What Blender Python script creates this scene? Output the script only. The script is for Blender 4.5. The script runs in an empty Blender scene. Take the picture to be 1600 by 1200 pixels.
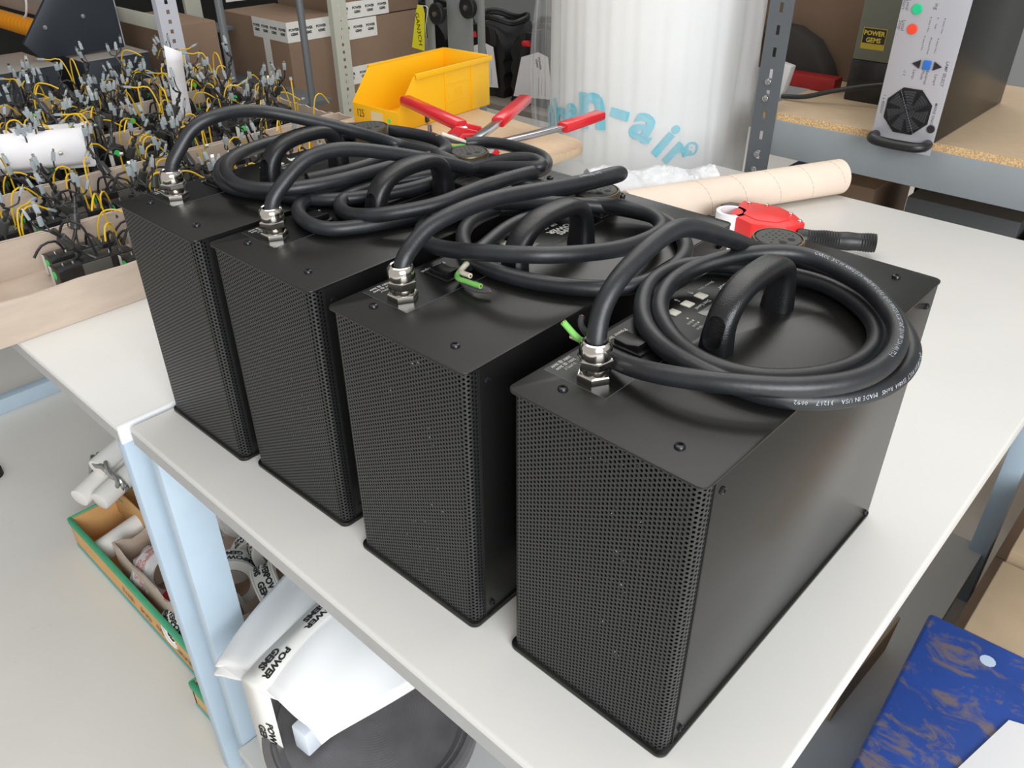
import bpy, bmesh, math, random
from mathutils import Vector, Matrix, Euler
R = random.Random(7)
C = bpy.context.scene.collection
PI = math.pi

# ------------------------------------------------------------------ camera
cam_d = bpy.data.cameras.new('camera')
cam = bpy.data.objects.new('camera', cam_d)
C.objects.link(cam)
bpy.context.scene.camera = cam
cam_d.sensor_width = 36.0
cam_d.sensor_fit = 'HORIZONTAL'
cam_d.lens = 1278.84 / 1600 * 36.0
cam_d.clip_start = 0.02
cam_d.clip_end = 60
_r = Vector((0.73425766, 0.67885883, -0.00404776))
_u = Vector((-0.36720375, 0.40217054, 0.83870154))
_f = Vector((-0.57098783, 0.61433667, -0.5445763))
cam.matrix_world = Matrix(((_r.x, _u.x, -_f.x, 0.3646), (_r.y, _u.y, -_f.y, -0.3847), (_r.z, _u.z, -_f.z, 0.6478), (0, 0, 0, 1)))

# ------------------------------------------------------------------ light
sc = bpy.context.scene
sc.view_settings.view_transform = 'Standard'
sc.view_settings.look = 'None'
sc.view_settings.gamma = 1.0
sc.view_settings.use_curve_mapping = False
sc.view_settings.exposure = 0.0
w = bpy.data.worlds.new('world')
sc.world = w
w.use_nodes = True
w.node_tree.nodes['Background'].inputs[0].default_value = (1.0, 0.98, 0.95, 1)
w.node_tree.nodes['Background'].inputs[1].default_value = 0.52


def area(name, loc, target, sx, sy, power, col=(1, 1, 1)):
    d = bpy.data.lights.new(name, 'AREA')
    d.shape = 'RECTANGLE'
    d.size, d.size_y, d.energy, d.color = sx, sy, power, col
    o = bpy.data.objects.new(name, d)
    C.objects.link(o)
    o.location = loc
    o.rotation_euler = (Vector(target) - Vector(loc)).to_track_quat('-Z', 'Y').to_euler()
    return o


area('window_light', (3.2, -1.6, 1.5), (-0.4, 0.4, -0.1), 2.8, 2.0, 190, (0.95, 0.98, 1.0))
area('ceiling_light', (-0.6, 0.6, 2.9), (-0.5, 0.5, 0), 3.2, 1.2, 34, (1.0, 0.98, 0.93))
area('skylight', (-1.9, 3.6, 3.3), (0.1, 0.0, 0.3), 3.4, 2.0, 60, (1.0, 0.99, 0.95))


# ------------------------------------------------------------------ materials
def mat(name, col, rough=0.5, metal=0.0, var=0.0, vscale=30, bump=0.0, bscale=200, spec=None, rvar=0.0, stretch=None, ior=None, coat=0.0):
    m = bpy.data.materials.new(name)
    m.use_nodes = True
    nt = m.node_tree
    b = nt.nodes['Principled BSDF']
    b.inputs['Base Color'].default_value = (*col, 1)
    b.inputs['Roughness'].default_value = rough
    b.inputs['Metallic'].default_value = metal
    if spec is not None:
        b.inputs['Specular IOR Level'].default_value = spec
    if coat:
        b.inputs['Coat Weight'].default_value = coat
    tc = nt.nodes.new('ShaderNodeTexCoord')
    mp = nt.nodes.new('ShaderNodeMapping')
    nt.links.new(tc.outputs['Object'], mp.inputs[0])
    if stretch:
        mp.inputs['Scale'].default_value = stretch
    if var or rvar:
        n = nt.nodes.new('ShaderNodeTexNoise')
        n.inputs['Scale'].default_value = vscale
        n.inputs['Detail'].default_value = 5
        nt.links.new(mp.outputs[0], n.inputs['Vector'])
        if var:
            cr = nt.nodes.new('ShaderNodeValToRGB')
            cr.color_ramp.elements[0].position = 0.3
            cr.color_ramp.elements[1].position = 0.7
            cr.color_ramp.elements[0].color = (*[c * (1 - var) for c in col], 1)
            cr.color_ramp.elements[1].color = (*[min(1, c * (1 + var)) for c in col], 1)
            nt.links.new(n.outputs['Fac'], cr.inputs[0])
            nt.links.new(cr.outputs[0], b.inputs['Base Color'])
        if rvar:
            mr = nt.nodes.new('ShaderNodeMapRange')
            mr.inputs['To Min'].default_value = rough - rvar
            mr.inputs['To Max'].default_value = rough + rvar
            nt.links.new(n.outputs['Fac'], mr.inputs[0])
            nt.links.new(mr.outputs[0], b.inputs['Roughness'])
    if bump:
        n2 = nt.nodes.new('ShaderNodeTexNoise')
        n2.inputs['Scale'].default_value = bscale
        n2.inputs['Detail'].default_value = 3
        nt.links.new(mp.outputs[0], n2.inputs['Vector'])
        bp = nt.nodes.new('ShaderNodeBump')
        bp.inputs['Strength'].default_value = bump
        bp.inputs['Distance'].default_value = 0.001
        nt.links.new(n2.outputs['Fac'], bp.inputs['Height'])
        nt.links.new(bp.outputs[0], b.inputs['Normal'])
    return m


def clear(name, tint, alpha, rough=0.15):
    m = mat(name, tint, rough)
    m.node_tree.nodes['Principled BSDF'].inputs['Alpha'].default_value = alpha
    return m


def spots(m, dark, scale, lo, hi, amount=1.0):
    """wear marks: mix a second colour into the base colour where a stretched noise is high"""
    nt = m.node_tree
    b = nt.nodes['Principled BSDF']
    src = b.inputs['Base Color'].links[0].from_socket if b.inputs['Base Color'].links else None
    tc = nt.nodes.new('ShaderNodeTexCoord')
    n = nt.nodes.new('ShaderNodeTexNoise')
    n.inputs['Scale'].default_value = scale
    n.inputs['Detail'].default_value = 8
    n.inputs['Roughness'].default_value = 0.65
    nt.links.new(tc.outputs['Object'], n.inputs['Vector'])
    mr = nt.nodes.new('ShaderNodeMapRange')
    mr.inputs['From Min'].default_value = lo
    mr.inputs['From Max'].default_value = hi
    mr.inputs['To Max'].default_value = amount
    nt.links.new(n.outputs['Fac'], mr.inputs[0])
    mx = nt.nodes.new('ShaderNodeMix')
    mx.data_type = 'RGBA'
    nt.links.new(mr.outputs[0], mx.inputs[0])
    if src:
        nt.links.new(src, mx.inputs[6])
    else:
        mx.inputs[6].default_value = b.inputs['Base Color'].default_value
    mx.inputs[7].default_value = (*dark, 1)
    nt.links.new(mx.outputs[2], b.inputs['Base Color'])
    return m


M = {}
M['powder'] = mat('black_powder_coat', (0.0095, 0.0092, 0.0088), 0.27, bump=0.06, bscale=1500, spec=0.42)
M['grille'] = mat('black_grille_paint', (0.016, 0.0165, 0.0165), 0.36, spec=0.55)
M['fleck'] = mat('bright_flecks', (0.9, 0.9, 0.88), 0.15, metal=1.0)
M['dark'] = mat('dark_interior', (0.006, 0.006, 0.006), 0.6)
M['label'] = mat('label_film', (0.006, 0.006, 0.006), 0.34, bump=0.06, bscale=1500, spec=0.30)
M['rubber'] = mat('cable_rubber', (0.015, 0.0165, 0.020), 0.42, var=0.3, vscale=40, bump=0.15, bscale=300, spec=0.6)
M['handle'] = mat('handle_plastic', (0.009, 0.0095, 0.011), 0.34, bump=0.35, bscale=900, spec=0.6)
M['chrome'] = mat('nickel_plate', (0.72, 0.68, 0.62), 0.14, metal=1.0, rvar=0.04, vscale=60)
M['steel'] = mat('plain_steel', (0.55, 0.56, 0.57), 0.3, metal=1.0)
M['blackscrew'] = mat('black_screw', (0.03, 0.03, 0.035), 0.22, metal=0.6)
M['bronze'] = mat('bronze_olive_shell', (0.16, 0.12, 0.07), 0.35, metal=0.8, var=0.2, vscale=80)
M['insert'] = mat('connector_insert', (0.045, 0.045, 0.042), 0.55)
M['hole'] = mat('socket_hole', (0.004, 0.004, 0.004), 0.7)
M['white'] = mat('white_print', (0.62, 0.62, 0.6), 0.5)
M['print'] = mat('cable_print', (0.42, 0.45, 0.5), 0.5)
M['btn'] = mat('white_button', (0.72, 0.72, 0.62), 0.4)
M['lcd'] = mat('display_window', (0.16, 0.17, 0.15), 0.25)
M['wgreen'] = mat('green_insulation', (0.2, 0.55, 0.12), 0.4)
M['wwhite'] = mat('white_insulation', (0.75, 0.68, 0.56), 0.45)
M['wblack'] = mat('dark_insulation', (0.06, 0.06, 0.065), 0.4)
M['copper'] = mat('copper_strands', (0.75, 0.35, 0.2), 0.35, metal=0.9)
M['mod'] = mat('module_black', (0.02, 0.02, 0.021), 0.3, var=0.3, vscale=60, bump=0.2, bscale=200)
M['tabletop'] = spots(mat('white_laminate', (0.68, 0.668, 0.64), 0.42, var=0.015, vscale=6, rvar=0.05), (0.6, 0.58, 0.55), 9, 0.7, 0.8, 0.35)
M['edge'] = mat('shaded_edge_grey', (0.40, 0.40, 0.40), 0.5, var=0.04, vscale=40)  # grey holds the shade on the front face of the white laminate
M['blue'] = mat('pale_blue_steel', (0.47, 0.58, 0.68), 0.42, var=0.03, vscale=15)
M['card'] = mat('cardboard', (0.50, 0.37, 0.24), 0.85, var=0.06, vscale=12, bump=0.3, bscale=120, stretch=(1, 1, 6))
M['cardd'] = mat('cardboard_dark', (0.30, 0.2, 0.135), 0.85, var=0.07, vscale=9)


# ------------------------------------------------------------------ mesh helpers
class MB:
    def __init__(s):
        s.v, s.f, s.m = [], [], []

    def add(s, vs, fs, mi=0):
        b = len(s.v)
        s.v += [tuple(x) for x in vs]
        s.f += [tuple(i + b for i in f) for f in fs]
        s.m += [mi] * len(fs)
        return s

    def xf(s, mtx):
        s.v = [tuple(mtx @ Vector(x)) for x in s.v]
        return s

    def build(s, name, mats, parent=None, smooth=True, loc=None, ang=35):
        me = bpy.data.meshes.new(name)
        me.from_pydata(s.v, [], s.f)
        if not isinstance(mats, (list, tuple)):
            mats = [mats]
        for mm in mats:
            me.materials.append(M[mm] if isinstance(mm, str) else mm)
        if len(mats) > 1:
            me.polygons.foreach_set('material_index', s.m)
        if smooth:
            me.polygons.foreach_set('use_smooth', [True] * len(me.polygons))
            me.set_sharp_from_angle(angle=math.radians(ang))
        me.update()
        o = bpy.data.objects.new(name, me)
        C.objects.link(o)
        if parent:
            o.parent = parent
        if loc:
            o.location = loc
        return o


def T(x=0, y=0, z=0, rx=0, ry=0, rz=0, s=1):
    return Matrix.Translation((x, y, z)) @ Euler((rx, ry, rz)).to_matrix().to_4x4() @ Matrix.Scale(s, 4)


def box(mb, x0, x1, y0, y1, z0, z1, bev=0.0, mi=0, mtx=None, seg=2):
    bm = bmesh.new()
    bmesh.ops.create_cube(bm, size=1)
    for v in bm.verts:
        v.co = Vector(((x0 + x1) / 2 + v.co.x * (x1 - x0), (y0 + y1) / 2 + v.co.y * (y1 - y0), (z0 + z1) / 2 + v.co.z * (z1 - z0)))
    if bev:
        bmesh.ops.bevel(bm, geom=bm.edges[:], offset=bev, segments=seg, affect='EDGES', profile=0.5)
    bm.verts.ensure_lookup_table()
    vs = [(mtx @ v.co) if mtx else v.co.copy() for v in bm.verts]
    mb.add(vs, [[v.index for v in f.verts] for f in bm.faces], mi)
    bm.free()
    return mb


def prism(mb, poly, z0, z1, mi=0, mtx=None, bev=0.0, seg=2):
    """poly: ccw (x, y) outline, extruded from z0 to z1"""
    if bev:
        bm = bmesh.new()
        a = [bm.verts.new((x, y, z0)) for x, y in poly]
        f = bm.faces.new(a)
        r = bmesh.ops.extrude_face_region(bm, geom=[f])
        for g in r['geom']:
            if isinstance(g, bmesh.types.BMVert):
                g.co.z = z1
        bmesh.ops.recalc_face_normals(bm, faces=bm.faces[:])
        es = [e for e in bm.edges if len(e.link_faces) == 2 and e.calc_face_angle(0) > 0.6]
        bmesh.ops.bevel(bm, geom=es, offset=bev, segments=seg, affect='EDGES', profile=0.5)
        bm.verts.index_update()
        vs = [(mtx @ v.co) if mtx else v.co.copy() for v in bm.verts]
        mb.add(vs, [[v.index for v in f.verts] for f in bm.faces], mi)
        bm.free()
        return mb
    n = len(poly)
    vs = [Vector((x, y, z0)) for x, y in poly] + [Vector((x, y, z1)) for x, y in poly]
    if mtx:
        vs = [mtx @ v for v in vs]
    fs = [list(range(n))[::-1], list(range(n, 2 * n))] + [[i, (i + 1) % n, n + (i + 1) % n, n + i] for i in range(n)]
    return mb.add(vs, fs, mi)


def rrect(x0, x1, y0, y1, r, n=6):
    out = []
    for cx, cy, a in ((x1 - r, y0 + r, -90), (x1 - r, y1 - r, 0), (x0 + r, y1 - r, 90), (x0 + r, y0 + r, 180)):
        for k in range(n + 1):
            t = math.radians(a + 90 * k / n)
            out.append((cx + r * math.cos(t), cy + r * math.sin(t)))
    return out


def lathe(mb, prof, n=32, mtx=None, mi=0, cap=True, sides=None):
    """prof: (r, z) from bottom to top"""
    vs, fs = [], []
    for r, z in prof:
        for k in range(n):
            a = 2 * PI * k / n
            vs.append(Vector((r * math.cos(a), r * math.sin(a), z)))
    m = len(prof)
    for i in range(m - 1):
        for k in range(n):
            fs.append([i * n + k, i * n + (k + 1) % n, (i + 1) * n + (k + 1) % n, (i + 1) * n + k])
    if cap:
        if prof[0][0] > 1e-6:
            fs.append([k for k in range(n)][::-1])
        if prof[-1][0] > 1e-6:
            fs.append([(m - 1) * n + k for k in range(n)])
    if mtx:
        vs = [mtx @ v for v in vs]
    return mb.add(vs, fs, mi)


def smooth_path(pts, step=0.006):
    P = [Vector(p) for p in pts]
    P = [P[0] * 2 - P[1]] + P + [P[-1] * 2 - P[-2]]
    out = []
    for i in range(1, len(P) - 2):
        p0, p1, p2, p3 = P[i - 1:i + 3]
        n = max(2, int((p2 - p1).length / step))
        # centripetal-ish Catmull-Rom
        for k in range(n):
            t = k / n
            out.append(0.5 * ((2 * p1) + (p2 - p0) * t + (2 * p0 - 5 * p1 + 4 * p2 - p3) * t * t + (3 * p1 - p0 - 3 * p2 + p3) * t ** 3))
    out.append(P[-2])
    return out


def relax(pts, it=2):
    P = [Vector(p) for p in pts]
    for _ in range(it):
        Q = P[:]
        for i in range(1, len(P) - 1):
            Q[i] = (P[i - 1] + P[i] * 2 + P[i + 1]) / 4
        P = Q
    return P


def frames(P):
    t = [(P[min(i + 1, len(P) - 1)] - P[max(i - 1, 0)]).normalized() for i in range(len(P))]
    n = t[0].orthogonal().normalized()
    out = []
    for i in range(len(P)):
        n = (n - t[i] * n.dot(t[i]))
        n = n.normalized() if n.length > 1e-8 else t[i].orthogonal().normalized()
        out.append((t[i], n, t[i].cross(n)))
    return out


def tube(mb, P, r, n=12, mi=0, cap=True, prof=None):
    fr = frames(P)
    vs, fs = [], []
    for i, p in enumerate(P):
        rr = r(i / (len(P) - 1)) if callable(r) else r
        for k in range(n):
            a = 2 * PI * k / n
            vs.append(p + (fr[i][1] * math.cos(a) + fr[i][2] * math.sin(a)) * rr)
    for i in range(len(P) - 1):
        for k in range(n):
            fs.append([i * n + k, i * n + (k + 1) % n, (i + 1) * n + (k + 1) % n, (i + 1) * n + k])
    if cap:
        fs.append(list(range(n))[::-1])
        fs.append([(len(P) - 1) * n + k for k in range(n)])
    return mb.add(vs, fs, mi)


def rod(mb, a, b, r, n=12, mi=0):
    return tube(mb, [Vector(a), Vector(b)], r, n, mi)


_tc = {}


def text_geo(s, bold=0.0, res=2):
    """2D glyph geometry of a string at size 1, centred: (verts, faces, width)"""
    key = (s, bold, res)
    if key in _tc:
        return _tc[key]
    cu = bpy.data.curves.new('tmp', 'FONT')
    cu.body = s
    cu.size = 1
    cu.offset = bold
    cu.resolution_u = res
    ob = bpy.data.objects.new('tmp', cu)
    C.objects.link(ob)
    dg = bpy.context.evaluated_depsgraph_get()
    me = bpy.data.meshes.new_from_object(ob.evaluated_get(dg))
    vs = [Vector(v.co) for v in me.vertices]
    fs = [list(p.vertices) for p in me.polygons]
    bpy.data.objects.remove(ob)
    bpy.data.curves.remove(cu)
    bpy.data.meshes.remove(me)
    if not vs:
        _tc[key] = ([], [], 0)
        return _tc[key]
    x0, x1 = min(v.x for v in vs), max(v.x for v in vs)
    y0, y1 = min(v.y for v in vs), max(v.y for v in vs)
    vs = [Vector((v.x - (x0 + x1) / 2, v.y - (y0 + y1) / 2, 0)) for v in vs]
    _tc[key] = (vs, fs, x1 - x0)
    return _tc[key]


def text(mb, s, size, mtx, mi=0, bold=0.0, sx=1.0):
    vs, fs, wd = text_geo(s, bold)
    return mb.add([mtx @ Vector((v.x * size * sx, v.y * size, 0)) for v in vs], fs, mi)


def text_on_tube(mb, s, size, P, start, r, updir, mi=0, flip=False):
    """wrap a string along a tube's centre line P from arc length start; updir: side of the tube that carries it"""
    vs, fs, wd = text_geo(s, 0.0, 1)
    L = [0]
    for i in range(1, len(P)):
        L.append(L[-1] + (P[i] - P[i - 1]).length)
    out = []
    for v in vs:
        d = start + (v.x + wd / 2) * size * (-1 if flip else 1)
        d = min(max(d, 0), L[-1] - 1e-6)
        lo = 0
        hi = len(L) - 1
        while hi - lo > 1:
            mid = (lo + hi) // 2
            if L[mid] <= d:
                lo = mid
            else:
                hi = mid
        t = (d - L[lo]) / max(1e-9, L[hi] - L[lo])
        p = P[lo].lerp(P[hi], t)
        tg = (P[min(hi + 1, len(P) - 1)] - P[max(lo - 1, 0)]).normalized()
        up = Vector(updir)
        up = (up - tg * up.dot(tg)).normalized()
        sd = tg.cross(up)
        a = v.y * size / r * (1 if not flip else -1)
        out.append(p + (up * math.cos(a) - sd * math.sin(a)) * (r + 0.00025))
    return mb.add(out, fs, mi)


def tag(o, label=None, cat=None, group=None, kind=None):
    for k, v in (('label', label), ('category', cat), ('group', group), ('kind', kind)):
        if v:
            o[k] = v
    return o


def empty(name, loc=(0, 0, 0), rz=0.0, label=None, cat=None, group=None, kind=None):
    o = bpy.data.objects.new(name, None)
    C.objects.link(o)
    o.location = loc
    o.rotation_euler = (0, 0, rz)
    o.empty_display_size = 0.02
    return tag(o, label, cat, group, kind)


def kids(o):
    return [c for c in bpy.data.objects if c.parent == o]


def copy_tree(o, parent=None, skip=()):
    c = o.copy()
    C.objects.link(c)
    c.parent = parent
    for ch in kids(o):
        if ch.name.split('.')[0] not in skip:
            copy_tree(ch, c)
    return c

# ------------------------------------------------------------------ ballast units
W, L, H = 0.1792, 0.4263, 0.30
UN = [(0.0, 0.0, -0.0062), (-0.2154, -0.0113, 0.0125), (-0.4278, -0.0093, 0.0165), (-0.6204, -0.0205, 0.0084)]


def grille_mesh():
    p, col, r = 0.0044, 0.0038, 0.00132
    ins, rad = 0.003, 0.010
    sd = 0.026 - rad
    fw = W - 2 * ins - 2 * rad
    arc = rad * PI / 2
    total = sd * 2 + arc * 2 + fw

    def place(s, z, d=0.0):
        # path: left side (coming forward), left corner, front, right corner, right side (going back); d = inward depth
        if s < sd:
            return (ins + d, 0.026 + ins - s, z)
        s -= sd
        if s < arc:
            a = s / rad
            return (ins + rad - (rad - d) * math.cos(a), ins + rad - (rad - d) * math.sin(a), z)
        s -= arc
        if s < fw:
            return (ins + rad + s, ins + d, z)
        s -= fw
        if s < arc:
            a = s / rad
            return (W - ins - rad + (rad - d) * math.sin(a), ins + rad - (rad - d) * math.cos(a), z)
        s -= arc
        return (W - ins - d, ins + rad + s, z)
    nc = int(total / col)
    z0, z1 = 0.005, 0.2975
    nr = int((z1 - z0) / p)
    mb = MB()
    K = 12
    V, F = [], []
    vmap = {}

    def vid(s, z):
        key = (round(s, 6), round(z, 6))
        if key not in vmap:
            vmap[key] = len(V)
            V.append(place(min(max(s, 0), total), min(max(z, z0), z1)))
        return vmap[key]
    hx, hy = col * 2 / 3, p / 2
    for i in range(nc):
        sc_ = (i + 0.5) * col
        for j in range(nr + 1):
            zc = z0 + (j + (0.5 if i % 2 else 0.0)) * p
            if zc - p / 2 > z1:
                continue
            c6 = [(hx, 0), (hx / 2, hy), (-hx / 2, hy), (-hx, 0), (-hx / 2, -hy), (hx / 2, -hy)]
            outer = []
            for k in range(6):
                a, b = c6[k], c6[(k + 1) % 6]
                outer.append(vid(sc_ + a[0], zc + a[1]))
                outer.append(vid(sc_ + (a[0] + b[0]) / 2, zc + (a[1] + b[1]) / 2))
            if zc < z0 + r or zc > z1 - r:
                F.append(outer)
                continue
            b0 = len(V)
            for k in range(K):
                a = 2 * PI * k / K
                V.append(place(sc_ + r * math.cos(a), zc + r * math.sin(a)))
            for k in range(K):
                a = 2 * PI * k / K
                V.append(place(sc_ + r * math.cos(a), zc + r * math.sin(a), 0.0009))
            for k in range(K):
                k2 = (k + 1) % K
                F.append((outer[k], outer[k2], b0 + k2, b0 + k))
                F.append((b0 + k, b0 + k2, b0 + K + k2, b0 + K + k))
    mb.v, mb.f, mb.m = V, F, [0] * len(F)
    return mb


def pan_screw(mb, mtx, r=0.0036, h=0.0024):
    lathe(mb, [(r, 0), (r, h * 0.4), (r * 0.85, h * 0.8), (r * 0.45, h), (r * 0.4, h * 0.55), (0, h * 0.5)], 16, mtx)


def make_unit():
    u = empty('lighting_ballast')
    b = MB()
    prism(b, rrect(0, W, 0, L, 0.009), 0.0, 0.0045, bev=0.0008)
    b.build('base_plate', 'powder', u)
    b = MB()
    prism(b, rrect(0, W, 0, L, 0.008), 0.2978, 0.30, bev=0.0005)
    b.build('lid', 'powder', u)
    grille_mesh().build('grille', 'grille', u, smooth=True, ang=40)
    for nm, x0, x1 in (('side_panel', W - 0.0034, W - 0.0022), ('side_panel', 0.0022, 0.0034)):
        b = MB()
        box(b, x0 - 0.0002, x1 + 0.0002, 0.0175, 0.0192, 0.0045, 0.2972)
        b.build('seam_shadow', 'dark', u)  # dark strip standing in for the shadow gap at the panel edge
        b = MB()
        box(b, x0, x1, 0.0192, L - 0.003, 0.0045, 0.2972, 0.0003)
        sp = b.build(nm, 'powder', u)
        sgn = 1 if x0 > 0.1 else -1
        xs = x1 if sgn > 0 else x0
        for y, z in ((0.0275, 0.2825), (0.0275, 0.0165), (0.408, 0.0125), (0.404, 0.2785)):
            s = MB()
            pan_screw(s, T(xs, y, z, ry=sgn * PI / 2), 0.0032, 0.0026)
            s.build('screw', 'blackscrew', sp)
    b = MB()
    box(b, 0.0034, W - 0.0034, L - 0.0045, L - 0.003, 0.0045, 0.2972)
    b.build('back_panel', 'powder', u)
    # dark inside with a finned heat sink and loose metal flecks added behind the grille for glints
    b = MB()
    box(b, 0.014, W - 0.014, 0.040, 0.11, 0.01, 0.29)
    b.build('inner_chassis', 'dark', u)
    b = MB()
    for k in range(14):
        x = 0.082 + k * 0.0055
        box(b, x, x + 0.0008, 0.018, 0.039, 0.03, 0.27)
    hs_ = b.build('heat_sink', 'mod', u)
    b = MB()
    for k in range(150):
        x, z = R.gauss(0.112, 0.02), R.uniform(0.03, 0.285)
        box(b, -0.0016, 0.0016, -0.0002, 0.0002, -0.0005, 0.0005, mtx=T(min(max(x, 0.05), 0.16), R.uniform(0.0055, 0.008), z, R.uniform(-1, 0.3), R.uniform(0.5, 1.5), R.uniform(-0.5, 0.8)))
    b.build('glint_fleck', 'fleck', hs_)
    # lid screws
    for x, y in ((0.034, 0.0285), (0.141, 0.0278), (0.144, 0.400), (0.036, 0.4135)):
        s = MB()
        pan_screw(s, T(x, y, 0.30), 0.0042, 0.0028)
        s.build('screw', 'blackscrew', u)
    # control label
    b = MB()
    prism(b, rrect(0.004, 0.0665, 0.0403, 0.335, 0.001), 0.30, 0.3002)
    lp = b.build('control_label', 'label', u)
    b = MB()
    for x0, x1, y0, y1 in ((0.0663, 0.0666, 0.0403, 0.335), (0.004, 0.0666, 0.0402, 0.0405)):
        box(b, x0, x1, y0, y1, 0.3001, 0.3003)
    b.build('outline', mat('outline_grey', (0.1, 0.11, 0.12), 0.4), lp)
    # lettering, read from the left-hand side of the unit (text runs towards the front)
    Z = 0.30035

    def tx(s, x, y, size, bold=0.0, sx=1.0):
        text(lt, s, size, T(x, y, Z, rz=-PI / 2), bold=bold, sx=sx)
    lt = MB()
    tx('Power Input', 0.0125, 0.123, 0.0062)
    tx('208V @ 3kW', 0.0065, 0.0585, 0.0042, 0.01)
    tx('208V @ 2kW', 0.0115, 0.0585, 0.0042, 0.01)
    tx('SUPPLY', 0.0165, 0.0585, 0.0042)
    lt.build('input_lettering', 'white', lp, smooth=False)
    lt = MB()
    tx('Dim Level', 0.0372, 0.2235, 0.0058)
    tx('3kW', 0.0475, 0.1855, 0.004)
    tx('2kW', 0.0530, 0.1855, 0.004)
    tx('1.8kW', 0.0585, 0.1845, 0.004)
    for y, a in ((0.2361, 1), (0.2143, -1)):
        x = 0.0155
        box(lt, x - 0.003, x + 0.003, y - 0.0005, y + 0.0005, 0.30025, 0.3004)
        lt.add([(x + a * 0.0038, y, Z), (x + a * 0.0008, y + 0.0022, Z), (x + a * 0.0008, y - 0.0022, Z)], [(0, 1, 2)] if a > 0 else [(0, 2, 1)])
    for x in (0.0416, 0.0472, 0.0526):
        lathe(lt, [(0.0011, 0.3002), (0.0011, 0.3005)], 12, T(x, 0.1913, 0))
    lt.build('panel_lettering', 'white', lp, smooth=False)
    lt = MB()
    tx('EB-400P', 0.0320, 0.276, 0.0095, 0.02)
    tx('Dimmer Select', 0.0185, 0.2585, 0.0042)
    for x, s in ((0.0535, 'GEMS'), (0.0445, 'POWER')):
        tx(s, x, 0.286, 0.0105, 0.035, 1.15)
    lt.build('logo_lettering', 'white', lp, smooth=False)
    for y in (0.1919, 0.2141, 0.2368):
        b = MB()
        prism(b, rrect(0.0215, 0.0318, y - 0.0052, y + 0.0052, 0.001, 3), 0.3, 0.3012, bev=0.0003)
        b.build('button', 'btn', u)
    b = MB()
    box(b, 0.0425, 0.0555, 0.2055, 0.238, 0.3001, 0.3006, 0.0002)
    b.build('display', 'lcd', u)
    # rocker switch in a frame
    b = MB()
    box(b, 0.0165, 0.0505, 0.107, 0.131, 0.3, 0.3022, 0.0008)
    sw = b.build('power_switch', 'label', u)
    b = MB()
    prism(b, [(-0.0125, 0), (0.0125, 0), (0.0125, 0.0065), (0.0, 0.0035), (-0.0125, 0.0045)], -0.009, 0.009, bev=0.0006, mtx=T(0.0335, 0.119, 0.3018, rx=PI / 2))
    b.build('rocker', 'label', sw)
    # cable gland
    b = MB()
    g = T(0.0414, 0.058, 0.30)
    lathe(b, [(0.0142, 0), (0.0146, 0.0008), (0.0146, 0.0058), (0.0138, 0.0068), (0.0112, 0.0068)], 6, g)
    lathe(b, [(0.0112, 0.006), (0.0118, 0.0075), (0.0118, 0.0120), (0.0105, 0.0125), (0.0105, 0.0135)], 32, g)
    lathe(b, [(0.0118, 0.0130), (0.0143, 0.0134), (0.0147, 0.0142), (0.0147, 0.0195), (0.0138, 0.0206), (0.012, 0.0208)], 6, g @ T(rz=0.35))
    lathe(b, [(0.0126, 0.0205), (0.0130, 0.0215), (0.0130, 0.0290), (0.0124, 0.0315), (0.0110, 0.0335), (0.0096, 0.0342), (0.0084, 0.0336), (0.0080, 0.0315), (0.0080, 0.028)], 40, g, cap=False)
    b.build('cable_gland', 'chrome', u, ang=25)
    # carrying handle
    pts = [(0.0, 0.161, 0.300), (0.0, 0.1615, 0.315), (0.0, 0.166, 0.330), (0.0, 0.178, 0.3425), (0.0, 0.196, 0.3485), (0.0, 0.222, 0.3500), (0.0, 0.246, 0.3485), (0.0, 0.260, 0.3410), (0.0, 0.2655, 0.327), (0.0, 0.266, 0.312), (0.0, 0.266, 0.300)]
    P = relax(smooth_path(pts, 0.004), 3)
    b = MB()
    n = 20
    vs, fs = [], []
    for i, p in enumerate(P):
        t = (P[min(i + 1, len(P) - 1)] - P[max(i - 1, 0)]).normalized()
        nn = Vector((0, -t.z, t.y))
        q = i / (len(P) - 1)
        wd = 0.0125 if 0.12 < q < 0.88 else 0.0125 + 0.0020 * (1 - min(q, 1 - q) / 0.12)
        th = 0.0085 + 0.0035 * max(0, 1 - min(q, 1 - q) / 0.28)
        for k in range(n):
            a = 2 * PI * k / n
            ca, sa = math.cos(a), math.sin(a)
            e = 0.72
            vs.append(p + Vector((0.0885, 0, 0)) + Vector((1, 0, 0)) * wd * math.copysign(abs(ca) ** e, ca) + nn * th * math.copysign(abs(sa) ** e, sa))
    for i in range(len(P) - 1):
        for k in range(n):
            fs.append([i * n + k, i * n + (k + 1) % n, (i + 1) * n + (k + 1) % n, (i + 1) * n + k])
    fs += [list(range(n))[::-1], [(len(P) - 1) * n + k for k in range(n)]]
    b.add(vs, fs)
    h = b.build('handle', 'handle', u, ang=60)
    # screw recesses sunk into both legs of the handle
    bm = bmesh.new()
    bm.from_mesh(h.data)
    bmesh.ops.recalc_face_normals(bm, faces=bm.faces[:])
    bm.to_mesh(h.data)
    bm.free()
    for y, a in ((0.1500, 0.22), (0.2785, -0.16)):
        cb = MB()
        pl = rrect(-0.0085, 0.0085, -0.0145, 0.0145, 0.0083, 6)
        prism(cb, pl, -0.0095, 0.0095, mtx=T(0.0885, y, 0.3195, rx=PI / 2 - a))
        co = cb.build('cutter', 'dark', None, smooth=False)
        bm = bmesh.new()
        bm.from_mesh(co.data)
        bmesh.ops.recalc_face_normals(bm, faces=bm.faces[:])
        bm.to_mesh(co.data)
        bm.free()
        md = h.modifiers.new('cut', 'BOOLEAN')
        md.operation = 'DIFFERENCE'
        md.object = co
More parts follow.
